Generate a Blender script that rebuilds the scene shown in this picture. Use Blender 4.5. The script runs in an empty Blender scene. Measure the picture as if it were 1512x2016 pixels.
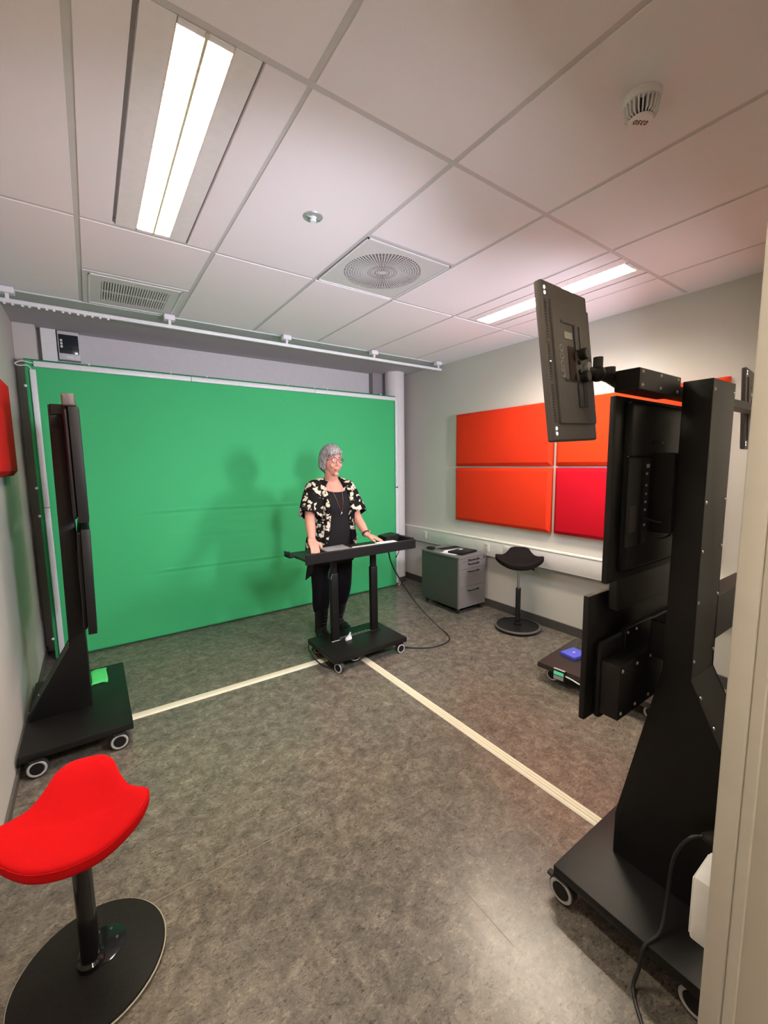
import bpy, bmesh, math, random
from mathutils import Vector, Matrix, noise as mnoise

random.seed(7)
SC = bpy.context.scene
COL = SC.collection
H = 2.7254            # ceiling height
WL, WR = -0.46, 3.4526   # left / right wall faces
WB, WF = 2.13, -2.30     # back wall face / front wall inner face

# ------------------------------------------------------------------ camera
def look_matrix(yaw, pitch, roll):
    cy, sy, cp, sp = math.cos(yaw), math.sin(yaw), math.cos(pitch), math.sin(pitch)
    d = Vector((sy*cp, cy*cp, sp)); r = Vector((cy, -sy, 0)); u = r.cross(d)
    cr, sr = math.cos(roll), math.sin(roll)
    r2 = r*cr + u*sr; u2 = u*cr - r*sr
    return Matrix((r2, u2, -d)).transposed()
cam = bpy.data.cameras.new('camera')
cam.sensor_fit = 'HORIZONTAL'; cam.sensor_width = 36.0
cam.lens = 820.13/1512*36.0
cam.clip_start = 0.02
camo = bpy.data.objects.new('camera', cam); COL.objects.link(camo)
camo.matrix_world = Matrix.Translation((-0.03825, -2.48895, 1.57775)) @ look_matrix(math.radians(35.017), math.radians(-6.622), math.radians(-0.7017)).to_4x4()
SC.camera = camo

# ------------------------------------------------------------------ world and view
LAMP_E = 200.0        # fluorescent strips
HALL_E = 190.0        # fluorescent in the doorway
BACK_E = 480.0        # fluorescent behind the partition
LED_E = 22.0         # studio led panels (W each)
world = bpy.data.worlds.new('world'); SC.world = world
world.use_nodes = True
world.node_tree.nodes['Background'].inputs[0].default_value = (0.9, 0.85, 0.78, 1)
world.node_tree.nodes['Background'].inputs[1].default_value = 0.05
SC.view_settings.view_transform = 'Standard'
SC.view_settings.look = 'None'
SC.view_settings.gamma = 1.0
SC.view_settings.use_curve_mapping = False
SC.view_settings.exposure = 0.10

# ------------------------------------------------------------------ materials
MATS = {}
def nodes_of(m):
    m.use_nodes = True
    return m.node_tree.nodes, m.node_tree.links, m.node_tree.nodes['Principled BSDF']
def mat(name, col, rough=0.6, metal=0.0, var=None, bump=None, spec=0.5, stretch=None, coat=0.0):
    if name in MATS: return MATS[name]
    m = bpy.data.materials.new(name); MATS[name] = m
    N, L, B = nodes_of(m)
    B.inputs['Base Color'].default_value = (*col, 1)
    B.inputs['Roughness'].default_value = rough
    B.inputs['Metallic'].default_value = metal
    B.inputs['Specular IOR Level'].default_value = spec
    B.inputs['Coat Weight'].default_value = coat
    tc = N.new('ShaderNodeTexCoord')
    src = tc.outputs['Object']
    if stretch:
        mp = N.new('ShaderNodeMapping'); mp.inputs['Scale'].default_value = stretch
        L.new(src, mp.inputs[0]); src = mp.outputs[0]
    v = var or (30.0, 0.06)
    nz = N.new('ShaderNodeTexNoise'); nz.inputs['Scale'].default_value = v[0]; nz.inputs['Detail'].default_value = 4
    L.new(src, nz.inputs['Vector'])
    mx = N.new('ShaderNodeMix'); mx.data_type = 'RGBA'
    mx.inputs[6].default_value = (*[c*(1-v[1]) for c in col], 1)
    mx.inputs[7].default_value = (*[min(1, c*(1+v[1])) for c in col], 1)
    L.new(nz.outputs['Fac'], mx.inputs[0]); L.new(mx.outputs[2], B.inputs['Base Color'])
    if bump:
        nb = N.new('ShaderNodeTexNoise'); nb.inputs['Scale'].default_value = bump[0]; nb.inputs['Detail'].default_value = 3
        L.new(src, nb.inputs['Vector'])
        bp = N.new('ShaderNodeBump'); bp.inputs['Strength'].default_value = bump[1]; bp.inputs['Distance'].default_value = 0.002
        L.new(nb.outputs['Fac'], bp.inputs['Height']); L.new(bp.outputs[0], B.inputs['Normal'])
    return m
def emit(name, col, strength):
    if name in MATS: return MATS[name]
    m = bpy.data.materials.new(name); MATS[name] = m
    N, L, B = nodes_of(m)
    B.inputs['Base Color'].default_value = (*col, 1)
    B.inputs['Emission Color'].default_value = (*col, 1)
    B.inputs['Emission Strength'].default_value = strength
    return m

M_TILE = mat('ceiling_tile_white', (0.82, 0.77, 0.80), 0.9, var=(160, 0.03), bump=(420, 0.25))
M_BAR = mat('grid_bar_white', (0.58, 0.55, 0.55), 0.5)
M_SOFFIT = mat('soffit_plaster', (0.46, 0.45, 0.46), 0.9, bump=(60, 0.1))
M_WALL = mat('wall_paint', (0.56, 0.53, 0.49), 0.85, var=(3, 0.02), bump=(180, 0.12))
M_WALLB = mat('wall_paint_back', (0.58, 0.56, 0.57), 0.85, bump=(180, 0.12))
M_JAMB = mat('jamb_paint', (0.44, 0.40, 0.345), 0.5, var=(4, 0.03))
M_TRIM = mat('frame_paint', (0.50, 0.465, 0.41), 0.4)
M_COLUMN = mat('column_paint', (0.70, 0.66, 0.66), 0.7, bump=(120, 0.1))
M_SKIRT = mat('dark_skirting', (0.055, 0.05, 0.048), 0.6, var=(40, 0.4))
M_WHITE = mat('white_plastic', (0.78, 0.77, 0.76), 0.4)
M_WHITEM = mat('white_metal', (0.75, 0.75, 0.77), 0.35)
M_PLATE = mat('white_plate', (0.62, 0.60, 0.60), 0.5)
M_DARKHOLE = mat('dark_hole', (0.02, 0.02, 0.022), 0.8)
M_GREY = mat('grey_metal', (0.40, 0.40, 0.41), 0.35, metal=0.3)
M_CHROME = mat('chrome', (0.7, 0.7, 0.7), 0.18, metal=1.0)
M_SCREW = mat('screw_steel', (0.55, 0.54, 0.52), 0.35, metal=0.8)
M_BLACK = mat('black_powder_coat', (0.008, 0.0072, 0.0068), 0.40, var=(200, 0.25), bump=(900, 0.15), spec=0.28)
M_BLACKP = mat('black_plastic', (0.009, 0.008, 0.008), 0.5, bump=(1500, 0.1), spec=0.25)
M_BLACKG = mat('black_gloss', (0.008, 0.008, 0.009), 0.12)
M_SCREEN = mat('tv_glass', (0.006, 0.006, 0.007), 0.06, spec=0.6)
M_LEDBODY = mat('led_back_grey', (0.085, 0.073, 0.070), 0.55, bump=(800, 0.1))
M_RUBBER = mat('black_rubber', (0.02, 0.02, 0.02), 0.7)
M_RING = mat('wheel_ring_grey', (0.42, 0.41, 0.40), 0.6)
M_CABLE = mat('black_cable', (0.012, 0.011, 0.011), 0.45)
M_LAMPW = mat('lamp_white', (0.80, 0.755, 0.77), 0.5)
M_LOUVER = mat('louver_white', (0.66, 0.60, 0.44), 0.3)
M_REDSEAT = mat('red_wool', (0.56, 0.0055, 0.0075), 0.9, spec=0.1, var=(260, 0.12), bump=(900, 0.5))
M_BLKSEAT = mat('black_wool', (0.010, 0.008, 0.0075), 0.9, spec=0.1, var=(260, 0.3), bump=(900, 0.5))
M_ORANGE = mat('orange_red_felt', (0.70, 0.036, 0.010), 0.9, var=(300, 0.08), bump=(900, 0.35), spec=0.15)
M_CRIMSON = mat('crimson_felt', (0.54, 0.004, 0.016), 0.9, var=(300, 0.08), bump=(900, 0.35), spec=0.15)
M_LEFTRED = mat('deep_red_felt', (0.66, 0.014, 0.012), 0.9, var=(300, 0.08), bump=(900, 0.35), spec=0.15)
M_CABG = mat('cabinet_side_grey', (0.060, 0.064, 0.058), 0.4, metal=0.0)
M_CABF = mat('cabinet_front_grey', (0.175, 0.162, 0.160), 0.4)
M_STRIP = mat('cable_cover_cream', (0.72, 0.66, 0.52), 0.5)
M_PAPER = mat('white_paper', (0.85, 0.85, 0.86), 0.7)
M_BLUE = mat('blue_drive', (0.10, 0.12, 0.75), 0.35)
M_GPAPER = mat('green_cloth', (0.07, 0.62, 0.16), 0.7)
M_SILVER = mat('silver_grey', (0.30, 0.30, 0.31), 0.35, metal=0.3)
M_PLATF = mat('platform_black', (0.030, 0.025, 0.023), 0.38, var=(100, 0.2))

def floor_material():
    m = bpy.data.materials.new('marbled_vinyl'); MATS['floor'] = m
    N, L, B = nodes_of(m)
    tc = N.new('ShaderNodeTexCoord')
    def nz(scale, detail, dist, rough=0.6, stretch=None):
        n = N.new('ShaderNodeTexNoise'); n.inputs['Scale'].default_value = scale; n.inputs['Detail'].default_value = detail
        n.inputs['Distortion'].default_value = dist; n.inputs['Roughness'].default_value = rough
        if stretch:
            mp = N.new('ShaderNodeMapping'); mp.inputs['Scale'].default_value = stretch; mp.inputs['Rotation'].default_value = (0, 0, 0.5)
            L.new(tc.outputs['Object'], mp.inputs[0]); L.new(mp.outputs[0], n.inputs['Vector'])
        else: L.new(tc.outputs['Object'], n.inputs['Vector'])
        return n.outputs['Fac']
    def ramp(src, stops):
        r = N.new('ShaderNodeValToRGB'); e = r.color_ramp.elements
        e[0].position, e[0].color = stops[0][0], (*stops[0][1], 1)
        e[1].position, e[1].color = stops[-1][0], (*stops[-1][1], 1)
        for p, c in stops[1:-1]:
            x = e.new(p); x.color = (*c, 1)
        L.new(src, r.inputs[0]); return r.outputs[0]
    def mix(kind, fac, a, b):
        x = N.new('ShaderNodeMix'); x.data_type = 'RGBA'; x.blend_type = kind
        if isinstance(fac, float): x.inputs[0].default_value = fac
        else: L.new(fac, x.inputs[0])
        L.new(a, x.inputs[6]); L.new(b, x.inputs[7]); return x.outputs[2]
    base = ramp(nz(15, 10, 0.5, 0.78), [(0.30, (0.062, 0.055, 0.048)), (0.5, (0.140, 0.124, 0.106)), (0.72, (0.262, 0.232, 0.196))])
    fleck = ramp(nz(62, 4, 1.2, 0.55, (1, 2.2, 1)), [(0.32, (0.34, 0.32, 0.31)), (0.44, (1, 1, 1)), (0.57, (1, 1, 1)), (0.68, (1.6, 1.55, 1.48))])
    tone = ramp(nz(1.6, 3, 0.3), [(0.3, (0.88, 0.88, 0.9)), (0.7, (1.10, 1.06, 1.0))])
    c = mix('MULTIPLY', 1.0, base, fleck); c = mix('MULTIPLY', 1.0, c, tone)
    L.new(c, B.inputs['Base Color'])
    B.inputs['Roughness'].default_value = 0.27
    B.inputs['Specular IOR Level'].default_value = 0.5
    bp = N.new('ShaderNodeBump'); bp.inputs['Strength'].default_value = 0.12; bp.inputs['Distance'].default_value = 0.002
    L.new(nz(60, 3, 0.5), bp.inputs['Height']); L.new(bp.outputs[0], B.inputs['Normal'])
    return m
M_FLOOR = floor_material()

def green_material():
    m = bpy.data.materials.new('green_screen_cloth')
    N, L, B = nodes_of(m)
    tc = N.new('ShaderNodeTexCoord')
    n = N.new('ShaderNodeTexNoise'); n.inputs['Scale'].default_value = 1.2; n.inputs['Detail'].default_value = 2
    L.new(tc.outputs['Object'], n.inputs['Vector'])
    mx = N.new('ShaderNodeMix'); mx.data_type = 'RGBA'
    mx.inputs[6].default_value = (0.040, 0.430, 0.150, 1); mx.inputs[7].default_value = (0.048, 0.465, 0.168, 1)
    L.new(n.outputs['Fac'], mx.inputs[0]); L.new(mx.outputs[2], B.inputs['Base Color'])
    B.inputs['Roughness'].default_value = 0.8
    w = N.new('ShaderNodeTexNoise'); w.inputs['Scale'].default_value = 700
    L.new(tc.outputs['Object'], w.inputs['Vector'])
    bp = N.new('ShaderNodeBump'); bp.inputs['Strength'].default_value = 0.1; bp.inputs['Distance'].default_value = 0.001
    L.new(w.outputs['Fac'], bp.inputs['Height']); L.new(bp.outputs[0], B.inputs['Normal'])
    return m
M_GREEN = green_material()

# ------------------------------------------------------------------ mesh helpers
class MB:
    """collects geometry in world space (optionally through a matrix)"""
    def __init__(s, xf=None):
        s.bm = bmesh.new(); s.xf = xf or Matrix.Identity(4)
    def _faces(s, vs, faces):
        bv = [s.bm.verts.new(s.xf @ Vector(v)) for v in vs]
        out = []
        for f in faces:
            try: out.append(s.bm.faces.new([bv[i] for i in f]))
            except ValueError: pass
        return bv, out
    def box(s, x0, x1, y0, y1, z0, z1, bev=0.0, seg=1, rot=None, c=None):
        vs = [(x, y, z) for x in (x0, x1) for y in (y0, y1) for z in (z0, z1)]
        if rot is not None:
            c = Vector(c) if c is not None else Vector(((x0+x1)/2, (y0+y1)/2, (z0+z1)/2))
            vs = [tuple(c + rot @ (Vector(v)-c)) for v in vs]
        bv, fs = s._faces(vs, [(0, 1, 3, 2), (4, 6, 7, 5), (0, 4, 5, 1), (2, 3, 7, 6), (0, 2, 6, 4), (1, 5, 7, 3)])
        if bev > 0:
            ed = list({e for f in fs for e in f.edges})
            bmesh.ops.bevel(s.bm, geom=ed, offset=bev, segments=seg, profile=0.5, affect='EDGES')
        return s
    def prism(s, poly, fn, d0, d1):
        """poly: 2d list, fn(a,b,d)->xyz"""
        n = len(poly)
        vs = [fn(a, b, d0) for a, b in poly]+[fn(a, b, d1) for a, b in poly]
        s._faces(vs, [tuple(range(n))[::-1], tuple(range(n, 2*n))]+[(i, (i+1) % n, n+(i+1) % n, n+i) for i in range(n)])
        return s
    def cyl(s, p0, p1, r0, r1=None, seg=20):
        return s.tube([p0, p1], [r0, r0 if r1 is None else r1], seg)
    def tube(s, pts, r, seg=10, cap=True, flat=None):
        """flat: (axis vector, factor) squashes the section along the axis"""
        pts = [Vector(p) for p in pts]; n = len(pts)
        rs = r if isinstance(r, (list, tuple)) else [r]*n
        rings = []; prev = None
        for i, p in enumerate(pts):
            t = (pts[min(i+1, n-1)]-pts[max(i-1, 0)]).normalized()
            if prev is None:
                a = Vector((0, 0, 1)) if abs(t.z) < 0.9 else Vector((1, 0, 0))
                u = t.cross(a).normalized()
            else:
                u = (prev - t*prev.dot(t)).normalized()
            prev = u; w = t.cross(u)
            ring = []
            for k in range(seg):
                an = 2*math.pi*k/seg
                off = (u*math.cos(an)+w*math.sin(an))*rs[i]
                if flat is not None:
                    ax = Vector(flat[0]).normalized(); off -= ax*off.dot(ax)*(1-flat[1])
                ring.append(s.bm.verts.new(s.xf @ (p+off)))
            rings.append(ring)
        for a, b in zip(rings, rings[1:]):
            for k in range(seg):
                s.bm.faces.new((a[k], a[(k+1) % seg], b[(k+1) % seg], b[k]))
        if cap:
            s.bm.faces.new(rings[0][::-1]); s.bm.faces.new(rings[-1])
        return s
    def lathe(s, prof, c, seg=32, axis=None):
        """prof: (r, h) from bottom to top around axis (default z) through c"""
        c = Vector(c); ax = Vector(axis).normalized() if axis else Vector((0, 0, 1))
        u = ax.orthogonal().normalized(); w = ax.cross(u)
        rings = []
        for r, h in prof:
            rr = max(r, 1e-5)
            rings.append([s.bm.verts.new(s.xf @ (c+ax*h+(u*math.cos(2*math.pi*k/seg)+w*math.sin(2*math.pi*k/seg))*rr)) for k in range(seg)])
        for a, b in zip(rings, rings[1:]):
            for k in range(seg):
                s.bm.faces.new((a[k], a[(k+1) % seg], b[(k+1) % seg], b[k]))
        s.bm.faces.new(rings[0][::-1]); s.bm.faces.new(rings[-1])
        return s
    def ring(s, c, axis, R, r, seg=28, rs=8, sx=1.0):
        c = Vector(c); ax = Vector(axis).normalized(); u = ax.orthogonal().normalized(); w = ax.cross(u)
        vs = [[s.bm.verts.new(s.xf @ (c+(u*math.cos(a)+w*math.sin(a))*(R+r*math.cos(b))+ax*r*sx*math.sin(b)))
               for b in [2*math.pi*j/rs for j in range(rs)]] for a in [2*math.pi*i/seg for i in range(seg)]]
        for i in range(seg):
            for j in range(rs):
                s.bm.faces.new((vs[i][j], vs[(i+1) % seg][j], vs[(i+1) % seg][(j+1) % rs], vs[i][(j+1) % rs]))
        return s
    def ell(s, c, rad, seg=20, rings=12, rot=None):
        c = Vector(c); rot = rot or Matrix.Identity(3)
        def pt(i, j):
            th = math.pi*j/rings; ph = 2*math.pi*i/seg
            return c + rot @ Vector((rad[0]*math.sin(th)*math.cos(ph), rad[1]*math.sin(th)*math.sin(ph), rad[2]*math.cos(th)))
        top = s.bm.verts.new(s.xf @ pt(0, 0)); bot = s.bm.verts.new(s.xf @ pt(0, rings))
        rr = [[s.bm.verts.new(s.xf @ pt(i, j)) for i in range(seg)] for j in range(1, rings)]
        for i in range(seg):
            s.bm.faces.new((top, rr[0][i], rr[0][(i+1) % seg])); s.bm.faces.new((bot, rr[-1][(i+1) % seg], rr[-1][i]))
        for a, b in zip(rr, rr[1:]):
            for i in range(seg): s.bm.faces.new((a[i], b[i], b[(i+1) % seg], a[(i+1) % seg]))
        return s
    def grid(s, fn, nu, nv, wrap=False):
        vs = [[s.bm.verts.new(s.xf @ Vector(fn(i, j))) for j in range(nv)] for i in range(nu)]
        for i in range(nu if wrap else nu-1):
            for j in range(nv-1):
                s.bm.faces.new((vs[i][j], vs[(i+1) % nu][j], vs[(i+1) % nu][j+1], vs[i][j+1]))
        return vs
    def build(s, name, m, parent=None, smooth=35, origin=None):
        bmesh.ops.recalc_face_normals(s.bm, faces=s.bm.faces[:])
        me = bpy.data.meshes.new(name)
        o = bpy.data.objects.new(name, me); COL.objects.link(o)
        if parent is not None:
            o.parent = parent
            off = ORIG.get(parent.name, Vector())
            ORIG[o.name] = off
        else:
            if origin is None:
                xs = [v.co for v in s.bm.verts]
                origin = Vector(((min(v.x for v in xs)+max(v.x for v in xs))/2, (min(v.y for v in xs)+max(v.y for v in xs))/2, min(v.z for v in xs)))
            off = Vector(origin); ORIG[o.name] = off; o.location = off
        bmesh.ops.translate(s.bm, verts=s.bm.verts[:], vec=-off)
        s.bm.to_mesh(me); s.bm.free()
        me.materials.append(m)
        if smooth:
            for p in me.polygons: p.use_smooth = True
            me.set_sharp_from_angle(angle=math.radians(smooth))
        return o
ORIG = {}
def tag(o, label, cat=None, group=None, kind=None):
    o['label'] = label
    if cat: o['category'] = cat
    if group: o['group'] = group
    if kind: o['kind'] = kind
    return o
def empty(name, loc, label, cat, group=None):
    o = bpy.data.objects.new(name, None); COL.objects.link(o); o.location = loc
    o.empty_display_size = 0.1
    ORIG[o.name] = Vector(loc)
    return tag(o, label, cat, group)
def struct(o, label):
    o['kind'] = 'structure'; o['label'] = label; return o
def spline(pts, n=8):
    P = [Vector(p) for p in pts]; P = [P[0]*2-P[1]]+P+[P[-1]*2-P[-2]]; out = []
    for i in range(1, len(P)-2):
        for k in range(n):
            t = k/n; a, b, c, d = P[i-1:i+3]
            out.append(0.5*((2*b)+(c-a)*t+(2*a-5*b+4*c-d)*t*t+(3*b-a-3*c+d)*t**3))
    out.append(P[-2]); return out
def text_part(name, body, size, M, m, parent, depth=0.0006):
    cu = bpy.data.curves.new(name, 'FONT'); cu.body = body; cu.size = size; cu.extrude = depth
    cu.align_x = 'CENTER'; cu.align_y = 'CENTER'
    t = bpy.data.objects.new(name, cu); COL.objects.link(t)
    dg = bpy.context.evaluated_depsgraph_get(); dg.update()
    me = bpy.data.meshes.new_from_object(t.evaluated_get(dg))
    bpy.data.objects.remove(t); bpy.data.curves.remove(cu)
    me.transform(Matrix.Translation(-ORIG.get(parent.name, Vector())) @ M)
    me.materials.clear(); me.materials.append(m)
    o = bpy.data.objects.new(name, me); COL.objects.link(o); o.parent = parent
    ORIG[o.name] = ORIG.get(parent.name, Vector())
    return o
def dup_part(o, loc, parent):
    c = o.copy(); COL.objects.link(c); c.parent = parent; c.location = loc; return c

# ================================================================== ROOM
YB = -4.2
fl = struct(MB().box(WL-0.1, WR+0.1, YB-0.1, WB+0.1, -0.06, 0).build('floor', M_FLOOR, smooth=0), 'grey brown marbled vinyl floor')
MB().box(WL+0.002, 0.66, -0.8995, -0.8965, -0.001, 0.0004).build('floor_seam', mat('seam_weld', (0.20, 0.185, 0.16), 0.4), fl, 0)
MB().box(0.98, 0.9825, -1.75, -1.50, -0.001, 0.0004).build('floor_seam', mat('seam_dark', (0.06, 0.055, 0.05), 0.4), fl, 0)
struct(MB().box(WL-0.1, WL, YB, WB+0.1, 0, H+0.1).build('wall_left', M_WALL, smooth=0), 'pale cream painted wall beside the tall cart and red stool')
struct(MB().box(WR, WR+0.1, YB, WB+0.1, 0, H+0.1).build('wall_right', M_WALL, smooth=0), 'pale grey painted wall carrying the acoustic panels and cable duct')
struct(MB().box(WL, WR, WB, WB+0.1, 0, H+0.1).build('wall_back', M_WALLB, smooth=0), 'grey painted wall behind the green screen')
struct(MB().box(WL, WR, YB-0.1, YB, 0, H+0.1).build('wall_hall', M_WALL, smooth=0), 'pale wall closing the entrance passage')
JX, JY = 0.735, -2.2945
struct(MB().box(JX+0.012, JX+0.14, YB, JY-0.01, 0, H+0.1).build('wall_front', M_JAMB, smooth=0), 'beige partition wall beside the doorway')
tr = struct(MB().box(JX, JX+0.05, JY-0.028, JY, 0, H-0.002, bev=0.003, seg=2).build('trim_1', M_TRIM), 'cream edge strip on the corner of the doorway wall')
MB().box(JX+0.006, JX+0.05, JY-0.045, JY-0.028, 0, H-0.002, bev=0.002).build('rebate', M_TRIM, tr)
# pilaster and pier in a darker grey paint in the back corner
struct(MB().box(WL, -0.315, 1.99, WB, 0, H, bev=0.004).build('wall_pilaster', M_WALL), 'narrow pale pilaster in the back corner behind the green screen')
struct(MB().box(2.985, 3.16, 2.04, WB, 0, H, bev=0.003).build('wall_pier', mat('pier_dark_paint', (0.30, 0.27, 0.28), 0.8)), 'dark narrow pier between back wall and round column')
col = struct(MB().lathe([(0.125, 0), (0.125, H)], (3.245, 1.93, 0), 48).build('wall_column', M_COLUMN), 'round white painted column in the back corner')
MB().lathe([(0.1255, 0.001), (0.132, 0.001), (0.132, 0.075), (0.1255, 0.08)], (3.245, 1.93, 0), 48).build('column_skirting', M_SKIRT, col)

struct(MB().box(WR-0.014, WR, YB, 1.99, 0, 0.085, bev=0.002).build('baseboard_right', M_SKIRT), 'dark grey vinyl skirting along the panel wall')
struct(MB().box(WL, WL+0.012, YB, 1.99, 0, 0.05, bev=0.002).build('baseboard_left', mat('skirting_left', (0.10, 0.09, 0.08), 0.5)), 'low dark skirting along the cream wall')

# ------------------------------------------------------------------ ceiling grid
YG = 1.2158
ceil_o = struct(MB().box(WL-0.1, WR+0.1, YB-0.1, WB+0.1, H+0.03, H+0.1).build('ceiling', M_BAR, smooth=0), 'suspended ceiling of large white tiles in a metal grid')
ORIG[ceil_o.name] = Vector(ceil_o.location)
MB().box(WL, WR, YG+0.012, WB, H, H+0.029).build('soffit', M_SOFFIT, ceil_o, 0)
MB().box(WL, WR, YG, YG+0.012, H-0.004, H+0.029, bev=0.001).build('edge_trim', M_WHITEM, ceil_o)
colsX = [WL, 0, .6, 1.2, 1.8, 2.4, 3.0, WR]
rowsY = [YB, -3.6474, -2.4316, -1.2158, 0, YG]
tiles = []
for i in range(7):
    for j in range(5):
        x0, x1, y0, y1 = colsX[i], colsX[i+1], rowsY[j], rowsY[j+1]
        if i == 1 and j == 3: tiles += [(x0, 0.148, y0, y1), (0.462, x1, y0, y1)]
        elif i == 5 and j == 3: tiles += [(x0, 2.548, y0, y1), (2.862, x1, y0, y1)]
        elif i == 5 and j == 1: tiles += [(x0, 2.548, y0, y1), (2.862, x1, y0, y1)]
        elif i == 1 and j == 1: tiles += [(x0, 0.148, y0, y1), (0.462, x1, y0, y1)]
        elif i == 1 and j == 4: tiles += [(x0, x1, 0, 0.608)]
        elif i == 3 and j == 3: tiles += [(x0, x1, y0, -0.608)]
        else: tiles.append((x0, x1, y0, y1))
tile_cache = {}
for (x0, x1, y0, y1) in tiles:
    g = 0.0115
    w, d = x1-x0-2*g, y1-y0-2*g
    if w < 0.12: w = x1-x0-0.008
    key = (round(w, 3), round(d, 3)); cx, cy = (x0+x1)/2, (y0+y1)/2
    off = ORIG[ceil_o.name]
    if key not in tile_cache:
        o = MB().box(-w/2, w/2, -d/2, d/2, 0, 0.028, bev=0.0015).build('ceiling_tile', M_TILE, None, 0, origin=(0, 0, 0))
        o.parent = ceil_o; o.location = Vector((cx, cy, H))-off; tile_cache[key] = o
    else: dup_part(tile_cache[key], Vector((cx, cy, H))-off, ceil_o)
for x in colsX[1:-1]:
    MB().box(x-0.012, x+0.012, YB, YG, H+0.004, H+0.030).build('grid_bar', M_BAR, ceil_o, 0)
for y in rowsY[1:-1]:
    MB().box(WL, WR, y-0.012, y+0.012, H+0.0035, H+0.031).build('grid_bar', M_BAR, ceil_o, 0)
MB().box(0.0, 0.6, 0.596, 0.620, H+0.0037, H+0.030).build('grid_bar', M_BAR, ceil_o, 0)
MB().box(1.2, 1.8, -0.620, -0.596, H+0.0037, H+0.030).build('grid_bar', M_BAR, ceil_o, 0)
MB().box(WR-0.02, WR, YB, YG, H-0.001, H+0.004).build('edge_trim', M_TILE, ceil_o, 0)
MB().box(WL, WL+0.02, YB, YG, H-0.001, H+0.004).build('edge_trim', M_TILE, ceil_o, 0)

# ------------------------------------------------------------------ ceiling lamps
def ceiling_lamp(xc, y0, y1, label, colr, energy, pl0, pl1, s0, s1, group='recessed ceiling lamps'):
    t = empty('ceiling_lamp', ((pl0+pl1)/2, (y0+y1)/2, H), label, 'lamp', group)
    y0 += 0.014; y1 -= 0.014
    zt = H+0.055
    # plate as four bars around the opening
    b = MB(); zb = H+0.0035
    b.box(pl0, s0, y0, y1, zb, H+0.029); b.box(s1, pl1, y0, y1, zb, H+0.029)
    b.build('tray', M_LAMPW, t, 0)
    b = MB()
    b.box(s0-0.001, s0+0.001, y0, y1, zb, H+0.0285); b.box(s1-0.001, s1+0.001, y0, y1, zb, H+0.0285)
    mid = (s0+s1)/2
    b.box(mid-0.004, mid+0.004, y0, y1, H-0.002, H+0.028)
    b.build('divider', M_LOUVER, t, 0)
    for a, c in ((s0+0.001, mid-0.004), (mid+0.004, s1-0.001)):
        lb = MB(); n = 40
        for k in range(n+1):
            y = y0+0.02+(y1-y0-0.04)*k/n
            lb.box(a, c, y-0.0012, y+0.0012, H+0.001, H+0.0125)
        lo = lb.build('louver', M_LOUVER, t, 0); lo['kind'] = 'stuff'
        MB().box(a, c, y0, y0+0.02, H-0.001, H+0.026, bev=0.002).build('end_cap', M_LAMPW, t)
        MB().box(a, c, y1-0.02, y1, H-0.001, H+0.026, bev=0.002).build('end_cap', M_LAMPW, t)
        MB().box((a+c)/2-0.015, (a+c)/2+0.015, y0+0.022, y1-0.022, H+0.021, H+0.027).build('tube', emit('tube_'+label[:8], colr, energy), t, 0)
    return t
ceiling_lamp(0.3, -1.2158, 0, 'long twin strip ceiling lamp glowing warm yellow above the red stool side', (1.0, 0.89, 0.72), LAMP_E, 0.152, 0.458, 0.236, 0.382)
ceiling_lamp(2.7, -1.2158, 0, 'long twin strip ceiling lamp with white louvres by the orange panel wall', (1.0, 0.93, 0.85), LAMP_E*1.25, 2.552, 2.858, 2.63, 2.78)
ceiling_lamp(0.3, -3.6474, -2.4316, 'long twin strip ceiling lamp over the doorway passage', (1.0, 0.89, 0.76), HALL_E, 0.152, 0.458, 0.236, 0.382)

ceiling_lamp(2.7, -3.6474, -2.4316, 'long twin strip ceiling lamp behind the partition wall', (1.0, 0.91, 0.80), BACK_E, 2.552, 2.858, 2.63, 2.78)

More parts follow.
